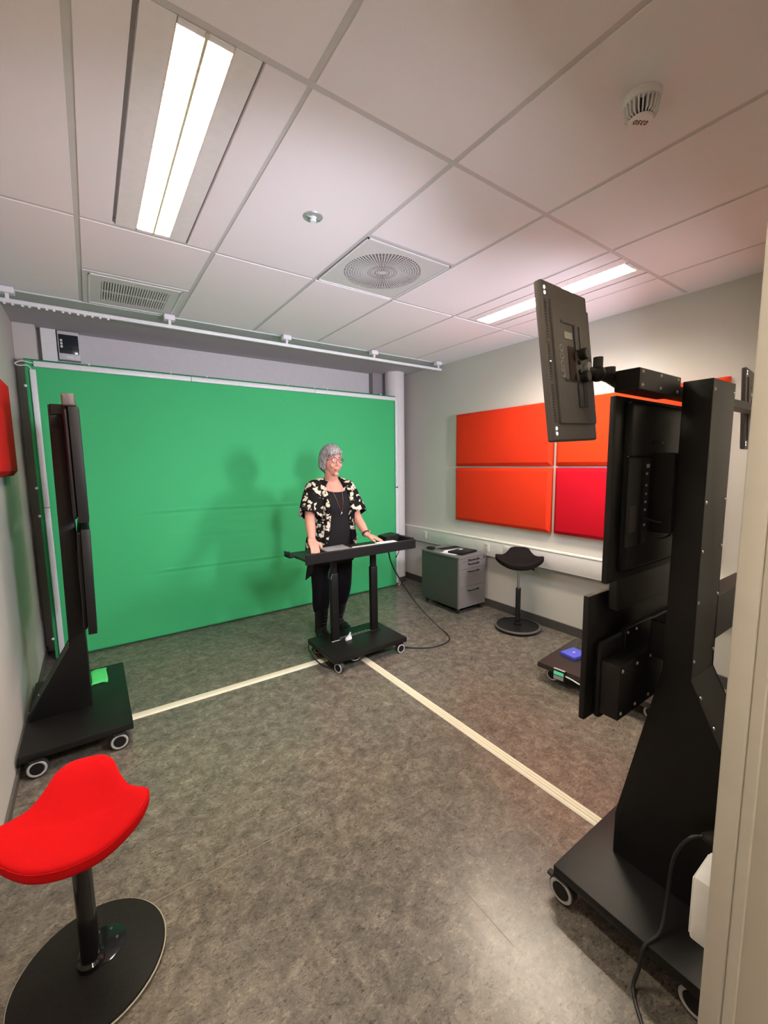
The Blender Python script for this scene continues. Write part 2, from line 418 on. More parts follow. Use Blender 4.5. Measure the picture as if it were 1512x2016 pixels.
# ------------------------------------------------------------------ vents
def vent_square():
    t = empty('supply_vent', (1.5, -0.304, H), 'square white ceiling vent with a round perforated face', 'vent')
    x0, x1, y0, y1 = 1.2125, 1.7875, -0.596, -0.012
    cx, cy, R = 1.5, -0.304, 0.235
    # plate ring: square with a round opening
    b = MB(); n = 64
    inn, out = [], []
    for k in range(n):
        a = 2*math.pi*k/n; ca, sa = math.cos(a), math.sin(a)
        inn.append((cx+R*ca, cy+R*sa)); s = min((x1-cx)/max(abs(ca), 1e-6), (y1-cy)/max(abs(sa), 1e-6)); out.append((cx+s*ca, cy+s*sa))
    for z in (H-0.002, H+0.006):
        vi = [b.bm.verts.new((*p, z)) for p in inn]; vo = [b.bm.verts.new((*p, z)) for p in out]
        for k in range(n): b.bm.faces.new((vi[k], vi[(k+1) % n], vo[(k+1) % n], vo[k]))
    b.build('plate', M_PLATE, t, 20)
    b = MB()
    for (a, c, d, e) in ((x0, x1, y0, y0+0.008), (x0, x1, y1-0.008, y1), (x0, x0+0.008, y0, y1), (x1-0.008, x1, y0, y1)):
        b.box(a, c, d, e, H-0.006, H-0.001)
    b.build('rim', M_WHITEM, t, 0)
    # perforated disc: rings of small bars around holes, dark chamber above
    MB().lathe([(R+0.01, 0), (R+0.01, 0.004)], (cx, cy, H+0.022), 48).build('chamber', M_DARKHOLE, t)
    b = MB(); nr = 15; seg = 96
    for i in range(nr+1):
        r = R*(i+0.25)/(nr+0.25)
        b.ring((cx, cy, H-0.001), (0, 0, 1), r, 0.0027, seg if i > 4 else 40, 4, 0.3)
    for k in range(72):
        a = 2*math.pi*k/72; r0 = (0.02, 0.09, 0.05, 0.09)[k % 4]
        wv = Vector((-math.sin(a), math.cos(a), 0)); uv = Vector((math.cos(a), math.sin(a), 0)); c0 = Vector((cx, cy, H-0.0012))
        p = [c0+uv*r0-wv*0.0014, c0+uv*R-wv*0.0036, c0+uv*R+wv*0.0036, c0+uv*r0+wv*0.0014]
        q = [v+Vector((0, 0, 0.002)) for v in p]
        b._faces([tuple(v) for v in p+q], [(0, 1, 2, 3), (7, 6, 5, 4), (0, 4, 5, 1), (1, 5, 6, 2), (2, 6, 7, 3), (3, 7, 4, 0)])
    g = b.build('perforated_disc', M_PLATE, t, 30); g['kind'] = 'stuff'
    MB().lathe([(0.016, 0), (0.016, 0.003)], (cx, cy, H-0.002), 24).build('hub', M_PLATE, t)
vent_square()
def vent_slot():
    t = empty('exhaust_vent', (0.3, 0.91, H), 'square white ceiling vent with a slotted grille beside the curtain rail', 'vent')
    x0, x1, y0, y1 = 0.0125, 0.5875, 0.622, 1.212
    a0, a1, b0, b1 = 0.11, 0.49, 0.74, 1.09
    b = MB()
    b.box(x0, a0, y0, y1, H-0.002, H+0.006); b.box(a1, x1, y0, y1, H-0.002, H+0.006)
    b.box(a0, a1, y0, b0, H-0.002, H+0.006); b.box(a0, a1, b1, y1, H-0.002, H+0.006)
    b.build('plate', M_PLATE, t, 0)
    b = MB()
    for (a, c, d, e) in ((x0+.03, x1-.03, y0+.03, y0+.038), (x0+.03, x1-.03, y1-.038, y1-.03), (x0+.03, x0+.038, y0+.03, y1-.03), (x1-.038, x1-.03, y0+.03, y1-.03)):
        b.box(a, c, d, e, H-0.006, H-0.001)
    b.build('rim', M_WHITEM, t, 0)
    MB().box(a0, a1, b0, b1, H+0.022, H+0.027).build('chamber', M_DARKHOLE, t, 0)
    n = 26; first = None
    for k in range(n):
        x = a0+(a1-a0)*(k+0.5)/n
        if first is None:
            first = MB().box(x-0.0045, x+0.0045, b0, b1, H-0.002, H+0.010).build('slat', M_PLATE, t, 0); fx = x
        else: dup_part(first, Vector((x-fx, 0, 0)), t)
    MB().box(a0, a1, (b0+b1)/2-0.006, (b0+b1)/2+0.006, H-0.0025, H+0.004).build('cross_bar', M_PLATE, t, 0)
vent_slot()

# smoke detector with its number
t = empty('smoke_detector', (1.488, -1.768, H-0.07), 'round white smoke detector marked 0350 on the ceiling', 'detector')
MB().lathe([(0.050, -0.024), (0.053, -0.022), (0.055, -0.004), (0.055, 0)], (1.488, -1.768, H), 40).build('base', M_WHITE, t)
MB().lathe([(0.030, -0.068), (0.034, -0.066), (0.034, -0.024)], (1.488, -1.768, H), 32).build('core', M_DARKHOLE, t)
fin0 = None
for k in range(24):
    a = 2*math.pi*k/24; u = Vector((math.cos(a), math.sin(a), 0)); w = Vector((-u.y, u.x, 0)); c0 = Vector((1.488, -1.768, H))
    b = MB(); p = []
    for s in (-0.0022, 0.0022):
        p += [c0+u*0.031+w*s+Vector((0, 0, -0.024)), c0+u*0.052+w*s+Vector((0, 0, -0.024)), c0+u*0.046+w*s+Vector((0, 0, -0.058)), c0+u*0.031+w*s+Vector((0, 0, -0.066))]
    b._faces([tuple(v) for v in p], [(0, 1, 2, 3), (7, 6, 5, 4), (0, 4, 5, 1), (1, 5, 6, 2), (2, 6, 7, 3), (3, 7, 4, 0)])
    b.build('fin', M_WHITE, t, 0)
MB().lathe([(0.032, -0.073), (0.035, -0.070), (0.035, -0.066)], (1.488, -1.768, H), 36).build('cap', M_WHITE, t)
text_part('number', '0350', 0.024, Matrix.Translation((1.488, -1.768, H-0.0735)) @ Matrix.Rotation(math.radians(150), 4, 'Z') @ Matrix.Rotation(math.pi, 4, 'X'), mat('print_black', (0.03, 0.03, 0.03), 0.6), t)
# small round downlight / sprinkler rosette
t = empty('ceiling_sprinkler', (0.903, -0.597, H-0.02), 'small round chrome rimmed sprinkler rosette in a ceiling tile', 'sprinkler')
MB().lathe([(0.044, -0.004), (0.048, 0.001)], (0.903, -0.597, H), 32).build('rosette', mat('rosette_grey', (0.42, 0.46, 0.46), 0.35, metal=0.4), t)
MB().lathe([(0.012, -0.022), (0.016, -0.016), (0.010, -0.010), (0.018, -0.003)], (0.903, -0.597, H), 20).build('head', M_WHITEM, t)
MB().box(0.868, 0.938, -0.600, -0.594, H-0.010, H-0.0035, bev=0.001).build('frame_arm', M_CHROME, t)

# ------------------------------------------------------------------ curtain rail
t = empty('curtain_rail', (1.45, 1.165, H-0.1), 'white curtain rail hung from brackets along the edge of the ceiling', 'rail')
MB().box(WL+0.005, 3.345, 1.152, 1.178, 2.624, 2.650, bev=0.004, seg=2).build('track', M_WHITEM, t)
for x in (-0.385, 0.545, 1.485, 2.422, 3.30):
    br = MB().box(x-0.038, x+0.038, 1.14, 1.20, 2.682, 2.7215, bev=0.004).build('bracket', M_WHITEM, t)
    MB().box(x-0.010, x+0.010, 1.155, 1.175, 2.648, 2.684, bev=0.002).build('hanger', M_WHITEM, br)
g0 = None
for k in range(14):
    x = -0.40+0.042*k+random.uniform(-0.006, 0.006)
    if g0 is None: g0 = MB().box(x-0.007, x+0.007, 1.158, 1.172, 2.614, 2.626, bev=0.002).build('glider', M_WHITE, t); gx = x
    else: dup_part(g0, Vector((x-gx, 0, 0)), t)

# ------------------------------------------------------------------ electrical boxes high on the back wall
tag(MB().box(-0.288, -0.186, 2.05, WB-0.0005, 2.40, H-0.001, bev=0.003).build('cable_duct', M_WHITE), 'plain white upright cable duct above the green screen beside the fuse box', 'duct')
t = empty('fuse_box', (-0.10, 2.10, 2.49), 'grey fuse box with a dark window high on the back wall', 'fuse box')
MB().box(-0.178, -0.028, 2.045, WB-0.0005, 2.485, H-0.006, bev=0.006, seg=2).build('housing', M_PLATE, t)
MB().box(-0.170, -0.036, 2.036, 2.046, 2.535, 2.69, bev=0.004, seg=2).build('window', mat('smoked_window', (0.02, 0.024, 0.03), 0.15), t)
for z in (2.63, 2.605, 2.58): MB().box(-0.160, -0.146, 2.033, 2.037, z, z+0.018).build('breaker', M_WHITE, t, 0)
MB().box(-0.125, -0.080, 2.041, 2.046, 2.500, 2.515).build('latch', M_WHITE, t, 0)

# ================================================================== GREEN SCREEN
SX0, SX1, SY, SZ0, SZ1 = -0.385, 3.118, 1.75, 0.012, 2.40
def green_screen():
    t = empty('green_screen', ((SX0+SX1)/2, SY, 0), 'large green studio backdrop stretched on a white frame behind the person', 'backdrop')
    def crease(x, z, zc, w, amp, xa, xb):
        m = max(0, min(1, (x-xa)/0.3))*max(0, min(1, (xb-x)/0.3))
        return amp*m*math.exp(-((z-zc)/w)**2)
    def f(i, j):
        u, v = i/219, j/179
        x = SX0+u*(SX1-SX0); z = SZ0+v*(SZ1-SZ0)
        e = min(1, min(u, 1-u)*14)*min(1, min(v+0.03, 1-v)*14)
        n = mnoise.noise(Vector((x*1.3, z*1.3, 0)))*0.010 + mnoise.noise(Vector((x*2.2, z*14, 3.1)))*0.0012
        rip = max(0, 1-abs(x-1.55)/0.75)*max(0, 1-abs(z-0.42)/0.36)
        n += rip*0.006*mnoise.noise(Vector((x*3.0+z*2, z*16, 7.7)))
        rip = max(0, 1-abs(x-1.1)/0.8)*max(0, 1-abs(z-0.95)/0.25)
        n += rip*0.003*mnoise.noise(Vector((x*3.5+z, z*26, 9.7)))
        d = n*e
        d += crease(x, z, 1.165+0.010*math.sin(x*2.2), 0.010, 0.007, 0.25, 2.3)-crease(x, z, 1.145+0.010*math.sin(x*2.2), 0.012, 0.0055, 0.25, 2.3)
        d += crease(x, z, 0.615+0.012*math.sin(x*1.7+1), 0.010, 0.007, 0.2, 1.75)-crease(x, z, 0.595+0.012*math.sin(x*1.7+1), 0.012, 0.0055, 0.2, 1.75)
        d += crease(x, z, 1.80, 0.010, 0.002, 0.7, 1.6)
        # diagonal pulls below the top bar
        for xs, ln, sl in ((0.62, 0.16, .7), (1.05, 0.28, .75), (1.12, 0.20, 1.1), (1.55, 0.25, .9), (1.62, 0.16, 1.4), (2.2, 0.10, 1.2)):
            tt = (2.36-z)/ln
            if 0 < tt < 1:
                xc = xs+(2.36-z)*sl*1.0
                d += 0.005*math.sin(tt*math.pi)*(math.exp(-((x-xc)/0.018)**2)-0.8*math.exp(-((x-xc-0.035)/0.022)**2))
        return (x, SY-d-0.001, z)
    b = MB(); b.grid(f, 220, 180); fab = b.build('cloth', M_GREEN, t, 180)
    sm = fab.modifiers.new('thick', 'SOLIDIFY'); sm.thickness = 0.002; sm.offset = 1
    # frame tubes behind and white edge bars in front
    for nm, bx in (('frame_tube', (SX0+.01, SX1-.01, SY+.012, SY+.042, SZ1-.035, SZ1-.005)), ('frame_tube', (SX0+.01, SX1-.01, SY+.012, SY+.042, 0.0, .03)),
                   ('frame_tube', (SX0+.005, SX0+.035, SY+.012, SY+.042, 0.0, SZ1)), ('frame_tube', (SX1-.035, SX1-.005, SY+.012, SY+.042, 0.0, SZ1))):
        MB().box(*bx, bev=0.006, seg=2).build(nm, M_WHITEM, t)
    for x0, x1 in ((SX0+.055, 0.78), (0.782, 2.02), (2.022, SX1-.004)):
        MB().box(x0, x1, SY-.030, SY-.008, SZ1-.055, SZ1-.012, bev=0.007, seg=3).build('edge_bar', M_WHITEM, t)
    for z0, z1 in ((0.03, 1.262), (1.265, SZ1-.075)):
        MB().box(SX0+.028, SX0+.066, SY-.030, SY-.008, z0, z1, bev=0.007, seg=3).build('edge_bar', M_WHITEM, t)
        MB().box(SX1-.014, SX1+.022, SY-.028, SY-.004, z0 if z0 > .1 else .04, z1+.03, bev=0.007, seg=3).build('edge_bar', M_WHITEM, t)
    for x in (0.02, 0.62, 0.92, 1.72, 2.02, 2.18, 2.9):
        MB().ell((x, SY-.010, SZ1+.006), (.009, .009, .009), 10, 6).build('bungee_ball', M_WHITE, t)
    for z in (2.20, 1.42, 1.20, 0.19):
        MB().ell((SX0-.004, SY-.012, z), (.011, .011, .011), 10, 6).build('bungee_ball', M_WHITE, t)
    for z in (2.05, 1.5, 0.9): MB().ell((SX1+.026, SY-.016, z), (.008, .008, .008), 10, 6).build('bungee_ball', M_WHITE, t)
    MB().tube(spline([(SX0+.06, SY-.018, SZ1-.03), (SX0-.01, SY-.02, SZ1-.02), (SX0-.05, SY-.02, SZ1-.04), (SX0-.03, SY-.02, SZ1-.055), (SX0+.02, SY-.02, SZ1-.05), (SX0+.047, SY-.018, SZ1-.09)], 6), 0.004, 6).build('corner_cord', M_WHITE, t)
    MB().tube(spline([(SX1+.01, SY-.018, .10), (SX1+.035, SY-.02, .085), (SX1+.04, SY-.02, .02), (SX1+.02, SY-.02, .01), (SX1+.012, SY-.02, .05)], 6), 0.004, 6).build('corner_cord', M_WHITE, t)
    MB().box(SX0, SX1, SY-.004, SY+.012, 0.0, .011).build('bottom_hem', mat('hem_dark', (0.012, 0.05, 0.02), 0.8), t, 0)
    MB().box(SX0-.003, SX1, SY-.003, SY+.006, SZ1-.002, SZ1+.004).build('top_hem', mat('hem_green', (0.012, 0.13, 0.05), 0.8), t, 0)
green_screen()

# ================================================================== ACOUSTIC PANELS
def panel(label, y0, y1, z0, z1, m, side=1):
    xw = WR if side > 0 else WL
    s = -side; dp = 0.052; bv = 0.032
    b = MB()
    def pt(y, z, d): return (xw+s*d, y, z)
    o = [(y0, z0), (y1, z0), (y1, z1), (y0, z1)]; n = [(y0+bv, z0+bv), (y1-bv, z0+bv), (y1-bv, z1-bv), (y0+bv, z1-bv)]
    vs = [pt(*p, 0.002) for p in o]+[pt(*p, dp-0.026) for p in o]+[pt(*p, dp) for p in n]
    fs = [(3, 2, 1, 0), (8, 9, 10, 11)]
    for k in range(4):
        k2 = (k+1) % 4; fs += [(k, k2, 4+k2, 4+k), (4+k, 4+k2, 8+k2, 8+k)]
    b._faces(vs, fs)
    bmesh.ops.bevel(b.bm, geom=b.bm.edges[:], offset=0.003, segments=2, profile=0.5, affect='EDGES')
    return tag(b.build('acoustic_panel', m, None, 30), label, 'acoustic panel', 'felt acoustic wall panels')
panel('upper orange red acoustic panel nearest the round column', -0.236, 0.993, 1.540, 2.118, M_ORANGE)
panel('lower orange red acoustic panel above the black stool', -0.236, 0.993, 0.918, 1.522, M_ORANGE)
panel('upper orange acoustic panel beside the black light stand', -1.50, -0.272, 1.540, 2.118, mat('bright_orange_felt', (0.78, 0.048, 0.009), 0.9, var=(300, 0.08), bump=(900, 0.35), spec=0.15))
panel('crimson acoustic panel below the orange one', -1.50, -0.272, 0.918, 1.522, M_CRIMSON)
panel('deep red acoustic panel on the cream wall opposite', -0.21, 1.012, 1.530, 2.105, M_LEFTRED, -1)

# ================================================================== WALL CABLE DUCT WITH SOCKETS
t = empty('cable_duct', (WR-0.03, 0, 0.58), 'long pale dado cable duct with sockets along the panel wall', 'duct')
DX = WR-0.060
MB().box(DX, WR-0.0005, YB+0.002, 1.985, 0.585, 0.745, bev=0.004, seg=2).build('body', mat('duct_cream', (0.72, 0.68, 0.65), 0.4), t)
MB().box(DX-0.004, WR-0.0005, YB+0.002, 1.985, 0.745, 0.757, bev=0.002).build('top_lip', mat('duct_lip', (0.80, 0.77, 0.70), 0.35), t)
MB().box(DX-0.002, WR-0.0005, YB+0.002, 1.985, 0.578, 0.588, bev=0.002).build('bottom_lip', M_GREY, t)
def socket(y, z, w, n):
    p = MB().box(DX-0.008, DX+0.001, y-w/2, y+w/2, z-0.042, z+0.042, bev=0.004, seg=2).build('socket_plate', mat('socket_cream', (0.66, 0.62, 0.57), 0.4), t)
    for k in range(n):
        if w > 0.1: cy, cz = y+(k-(n-1)/2)*0.058, z
        else: cy, cz = y, z+(k-(n-1)/2)*0.036
        r = 0.021 if w > 0.1 else 0.014
        MB().lathe([(r, 0), (r, 0.0015)], (DX-0.0085, cy, cz), 24, axis=(-1, 0, 0)).build('socket_well', mat('socket_shade', (0.50, 0.48, 0.45), 0.5), p)
        for d in (-0.007, 0.007): MB().lathe([(0.0028, 0), (0.0028, 0.001)], (DX-0.0101, cy+d, cz), 10, axis=(-1, 0, 0)).build('pin_hole', M_DARKHOLE, p)
socket(1.506, 0.672, 0.07, 2); socket(0.487, 0.672, 0.07, 2); socket(0.16, 0.678, 0.19, 3)

# outlet box beside the doorway
t = empty('outlet_box', (0.80, -2.28, 0.69), 'white plastic outlet box on the wall behind the doorway edge', 'outlet')
MB().box(0.781, 0.865, JY-0.009, -2.260, 0.722, 0.846, bev=0.005, seg=2).build('housing', M_WHITE, t)
MB().box(0.785, 0.861, -2.2605, -2.258, 0.728, 0.840, bev=0.001).build('cover', M_WHITE, t)

# ================================================================== FLOOR CABLE COVERS
def strip(p0, p1, w, label, ridges):
    p0, p1 = Vector(p0), Vector(p1); d = (p1-p0).normalized(); n = Vector((-d.y, d.x, 0))
    prof = [(-w/2, 0), (-w/2+0.010, 0.007), (-w*0.18, 0.010), (w*0.18, 0.010), (w/2-0.010, 0.007), (w/2, 0)]
    if ridges: prof = [(-w/2, 0), (-w/2+0.008, 0.006), (-w*.24, .008), (-w*.20, .012), (-w*.05, .012), (-w*.04, .0095), (w*.04, .0095), (w*.05, .012), (w*.20, .012), (w*.24, .008), (w/2-.008, .006), (w/2, 0)]
    b = MB(); a = [p0+n*u+Vector((0, 0, z+.0005)) for u, z in prof]; c = [v+(p1-p0) for v in a]; k = len(prof)
    b._faces([tuple(v) for v in a+c], [tuple(range(k)), tuple(range(k, 2*k))[::-1]]+[(i, (i+1) % k, k+(i+1) % k, k+i) for i in range(k)])
    return tag(b.build('cable_cover', M_STRIP, None, 20), label, 'cable cover', 'cream floor cable covers')
strip((-0.05, 0.462, 0), (1.42, 0.436, 0), 0.072, 'flat cream floor strip running to the tall cart against the cream wall', False)
strip((1.672, 0.30, 0), (1.672, -1.80, 0), 0.064, 'ridged cream floor strip running towards the black light stand', True)

# ================================================================== TALL SCREEN CARTS
def frame_mat(u, v, o):
    u, v = Vector(u), Vector(v); w = u.cross(v)
    M = Matrix((u, v, w)).transposed().to_4x4(); M.translation = Vector(o); return M
def caster(M, u, v, parent, out=1, brake=True):
    """wheel disc facing +-u side; local coords u,v"""
    c = empty_part = MB(M).cyl((u-0.014, v, 0.05), (u+0.014, v, 0.05), 0.046, seg=28).build('caster', M_RUBBER, parent)
    for s in (-1, 1):
        MB(M).ring((u+s*0.016, v, 0.05), (1, 0, 0), 0.036, 0.006, 32, 8, 0.6).build('wheel_ring', M_RING, c)
        MB(M).cyl((u+s*0.014, v, 0.05), (u+s*0.019, v, 0.05), 0.029, seg=24).build('hub_cap', M_BLACKP, c)
    MB(M).cyl((u, v, 0.05), (u, v, 0.098), 0.012, seg=12).build('stem', M_GREY, c)
    MB(M).box(u-0.022, u+0.022, v-0.03, v+0.03, 0.090, 0.0985, bev=0.002).build('fork_plate', M_BLACKP, c)
    if brake:
        s = out
        MB(M).box(u-0.012, u+0.012, v+s*0.048-0.012, v+s*0.048+0.012, 0.065, 0.078, bev=0.003).build('brake_pedal', M_RUBBER, c)
    return c
def tv(M, name, u0, u1, vf, z0, z1, parent, tilt=0.0, bulge=(0.06, 0.10, 0.06, 0.55), th=0.02, deep=0.035, yaw=0.0):
    """screen faces +v; vf = front plane"""
    T = M @ Matrix.Translation(((u0+u1)/2, vf, (z0+z1)/2)) @ Matrix.Rotation(yaw, 4, 'Z') @ Matrix.Rotation(tilt, 4, 'X')
    hw, hh = (u1-u0)/2, (z1-z0)/2
    b = MB(T).box(-hw, hw, -th, 0, -hh, hh, bev=0.004, seg=2).build(name, M_BLACKP, parent)
    MB(T).box(-hw+0.010, hw-0.010, -0.001, 0.0012, -hh+0.016, hh-0.010).build('screen_glass', M_SCREEN, b, 0)
    l, r, bo, top = bulge
    MB(T).box(-hw+l, hw-r, -th-deep, -th+0.001, -hh+bo, -hh+bo+2*hh*top, bev=0.016, seg=3).build('back_housing', M_BLACKP, b)
    return b, T
def screw(M, p, axis, parent, r=0.006):
    MB(M).lathe([(r, 0), (r, 0.0012), (r*0.6, 0.0035)], p, 12, axis=axis).build('screw', M_SCREW, parent)

def tower_mesh(M, u0, u1, prof):
    b = MB(M); b.prism(prof, lambda a, z, d: (d, a, z), u0, u1)
    bmesh.ops.bevel(b.bm, geom=b.bm.edges[:], offset=0.0025, segments=2, profile=0.5, affect='EDGES')
    return b

# ---- the cart against the cream wall; screens face the room (+X)
ML = frame_mat((0, -1, 0), (1, 0, 0), (0.055, 1.055, 0))
cl = empty('screen_cart', (-0.2, 0.6, 0), 'tall black cart with two stacked screens standing against the cream wall', 'cart')
base = MB(ML).box(0, 0.905, -0.502, 0, 0.098, 0.135, bev=0.004, seg=2).build('base_plate', M_BLACK, cl)
caster(ML, 0.895, -0.072, cl, 1, False); caster(ML, 0.895, -0.43, cl, -1, False); caster(ML, 0.05, -0.06, cl, 1, False); caster(ML, 0.05, -0.43, cl, -1, False)
tw = tower_mesh(ML, 0.365, 0.555, [(-0.190, 0.135), (-0.190, 1.925), (-0.258, 1.925), (-0.270, 0.53), (-0.488, 0.165), (-0.488, 0.135)]).build('tower', M_BLACK, cl)
for z, v in ((1.30, -0.264), (0.95, -0.267), (0.55, -0.275), (0.28, -0.432), (0.19, -0.484)):
    screw(ML, (0.545, v+0.001, z), (0, -1, 0.0), tw, 0.005)
tvu, TU = tv(ML, 'upper_screen', -0.02, 0.865, -0.122, 1.288, 1.885, cl, yaw=math.radians(0.8), th=0.046, deep=0.022, bulge=(.02, .015, .02, .96))
tvl, TL = tv(ML, 'lower_screen', -0.02, 0.865, -0.128, 0.680, 1.252, cl, tilt=math.radians(-1.0), yaw=math.radians(0.8), th=0.040, deep=0.020, bulge=(.02, .03, .02, .94))
for z in (1.58, 0.98):
    MB(ML).box(0.30, 0.60, -0.192, -0.176, z-0.12, z+0.12, bev=0.003).build('mount_plate', M_BLACK, cl)
beam = MB(ML).box(0.10, 0.865, -0.185, -0.128, 1.889, 1.952, bev=0.010, seg=3).build('top_beam', mat('dark_taupe_metal', (0.075, 0.062, 0.058), 0.5), cl)
MB(ML).box(0.36, 0.56, -0.250, -0.184, 1.870, 1.93, bev=0.004).build('beam_bracket', M_BLACK, cl)

# folded green paper on that cart's base
b = MB()
pts = [(0.0, 0.0), (0.03, 0.012), (0.10, 0.03), (0.16, 0.028), (0.21, 0.012), (0.235, 0.0)]
def gp(i, j):
    y, z = pts[j]; x = -0.138+0.09*i/6+0.004*math.sin(j*1.7); return (x, 0.775+y+0.012*math.sin(i*0.6), 0.1365+z+0.002*math.sin(i*2.0+j))
b.grid(gp, 7, 6); gpo = b.build('green_cloth_scrap', M_GPAPER, None, 180)
tag(gpo, 'bright green folded cloth scrap lying on the cart base', 'cloth')
sm = gpo.modifiers.new('thick', 'SOLIDIFY'); sm.thickness = 0.003; sm.offset = 1

# ---- the cart in front of the doorway wall; screens face the person (+Y)
MR = frame_mat((1, 0, 0), (0, 1, 0), (1.222, -1.728, 0))
cr = empty('screen_cart', (1.65, -1.98, 0), 'tall black cart with stacked screens and studio lights seen from behind', 'cart')
base = MB(MR).box(0, 0.90, -0.50, 0, 0.098, 0.133, bev=0.004, seg=2).build('base_plate', M_BLACK, cr)
caster(MR, 0.020, -0.03, cr, 1); caster(MR, 0.88, -0.05, cr, 1); caster(MR, 0.04, -0.43, cr, -1); caster(MR, 0.86, -0.45, cr, -1)
U0, U1 = 0.226, 0.412
tw = tower_mesh(MR, U0, U1, [(-0.098, 0.133), (-0.098, 0.295), (-0.222, 0.90), (-0.222, 1.812), (-0.300, 1.812), (-0.298, 0.89), (-0.485, 0.50), (-0.485, 0.133)]).build('tower', M_BLACK, cr)
for u in (U0+0.012, U1-0.012):
    for z in (1.78, 1.45, 1.30, 1.14, 0.95): screw(MR, (u, -0.299, z), (0, -1, 0), tw, 0.0055)
for z in (0.84, 0.76): screw(MR, (U0+0.014, -0.299-(0.89-z)*0.48, z), (0, -1, 0.4), tw, 0.0055)
MB(MR).box(0.08, 0.66, -0.135, -0.105, 1.10, 1.26, bev=0.004).build('cover_panel', M_BLACK, cr)
MB(MR).box(U1-0.001, U1+0.008, -0.292, -0.26, 0.98, 1.22, bev=0.002).build('side_rail', M_BLACK, tw)
tvu, TU = tv(MR, 'upper_screen', 0.0, 0.97, -0.120, 1.204, 1.766, cr, bulge=(0.05, 0.05, 0.03, 0.92), deep=0.022)
# recessed connector bay on the upper screen's back
MB(MR).box(0.045, 0.185, -0.1635, -0.1615, 1.315, 1.585, bev=0.0008).build('connector_bay', mat('bay_black', (0.006, 0.006, 0.006), 0.6), tvu, 0)
MB(MR).box(0.128, 0.136, -0.172, -0.1625, 1.32, 1.58).build('bay_wall', M_BLACKP, tvu, 0)
MB(MR).box(0.036, 0.19, -0.167, -0.1610, 1.588, 1.592).build('bay_edge', M_BLACKG, tvu, 0)
for k, z in enumerate((1.555, 1.533, 1.497, 1.470, 1.445, 1.420, 1.372)):
    MB(MR).box(0.158, 0.158+(0.018 if k < 1 else 0.010), -0.1655, -0.163, z, z+(0.012 if k == 0 else 0.007)).build('port_label', mat('label_grey', (0.42, 0.40, 0.38), 0.6), tvu, 0)
    if k < 5: MB(MR).ring((0.142+0.0, -0.1655, z+0.004), (0, 1, 0), 0.006, 0.0012, 14, 5).build('port_ring', M_GREY, tvu)
MB(MR).box(0.060, 0.105, -0.165, -0.163, 1.36, 1.44).build('rating_label', mat('rating_plate', (0.030, 0.026, 0.025), 0.5), tvu, 0)
MB(MR).box(0.19, 0.27, -0.1635, -0.161, 1.63, 1.636).build('vent_slit', M_BLACKG, tvu, 0)
MB(MR).tube(spline([(0.150, -0.168, 1.40), (0.19, -0.195, 1.385), (0.24, -0.21, 1.385), (0.30, -0.20, 1.40)], 6), 0.003, 6).build('signal_cable', M_CABLE, tvu)
MB(MR).tube(spline([(0.150, -0.168, 1.345), (0.18, -0.20, 1.335), (0.23, -0.215, 1.345), (0.30, -0.20, 1.38)], 6), 0.003, 6).build('signal_cable', M_CABLE, tvu)
tvl, TL = tv(MR, 'lower_screen', 0.0, 0.73, -0.067, 0.735, 1.152, cr, bulge=(0.04, 0.04, 0.0, 0.62), deep=0.030)
MB(MR).box(0.16, 0.36, -0.130, -0.116, 0.90, 1.02, bev=0.002).build('mount_plate', M_BLACK, cr)
for u, z in ((0.175, 1.005), (0.235, 1.005)): screw(MR, (u, -0.130, z), (0, -1, 0), tvl, 0.005)
MB(MR).box(0.24, 0.40, -0.224, -0.17, 0.92, 1.05, bev=0.003).build('mount_plate', M_BLACK, cr)
bx = MB(MR).box(0.034, 0.50, -0.176, -0.118, 0.765, 0.945, bev=0.003, seg=2).build('rear_box', M_BLACK, cr)
for u, z in ((0.05, 0.925), (0.145, 0.925), (0.05, 0.785), (0.145, 0.785), (0.24, 0.925), (0.24, 0.785)): screw(MR, (u, -0.176, z), (0, -1, 0), bx, 0.006)
MB(MR).box(0.20, 0.42, -0.224, -0.160, 1.35, 1.60, bev=0.003).build('mount_plate', M_BLACK, cr)
# top beams carrying the lights
bm_ = MB(MR).box(-0.030, 0.24, -0.212, -0.146, 1.770, 1.828, bev=0.002).build('top_beam', M_BLACK, cr)
for u, z in ((-0.012, 1.818), (-0.012, 1.783), (0.10, 1.818), (0.10, 1.783), (0.215, 1.818), (0.215, 1.783)): screw(MR, (u, -0.212, z), (0, -1, 0), bm_, 0.005)
MB(MR).box(0.23, 1.22, -0.205, -0.150, 1.775, 1.805, bev=0.002).build('top_beam', M_BLACK, cr)
# arm plate on the far side of the tower, below eye level
MB(MR).box(U1-0.002, 0.80, -0.30, -0.286, 0.98, 1.13, bev=0.002).build('side_arm', M_BLACK, cr)
MB(MR).box(U1-0.002, 0.80, -0.30, -0.24, 1.128, 1.133, bev=0.001).build('side_arm_flange', mat('dark_brown_metal', (0.03, 0.022, 0.018), 0.5), cr)
# plug on the tower side and its cable to the floor
plug = MB(MR).tube([(0.226, -0.405, 0.43), (0.203, -0.405, 0.435), (0.193, -0.395, 0.44), (0.175, -0.375, 0.445)], [0.02, 0.024, 0.022, 0.010], 16).build('power_plug', M_RUBBER, cr)
MB().tube(spline([(1.397, -2.103, 0.445), (1.375, -2.075, 0.425), (1.36, -2.045, 0.34), (1.33, -2.045, 0.21), (1.28, -2.05, 0.145), (1.218, -2.035, 0.13), (1.20, -2.03, 0.06), (1.17, -2.03, 0.006), (1.10, -2.09, 0.006), (1.04, -2.15, 0.006), (0.92, -2.24, 0.006), (0.70, -2.40, 0.006)], 8), 0.0055, 8).build('power_cable', M_CABLE, cr)

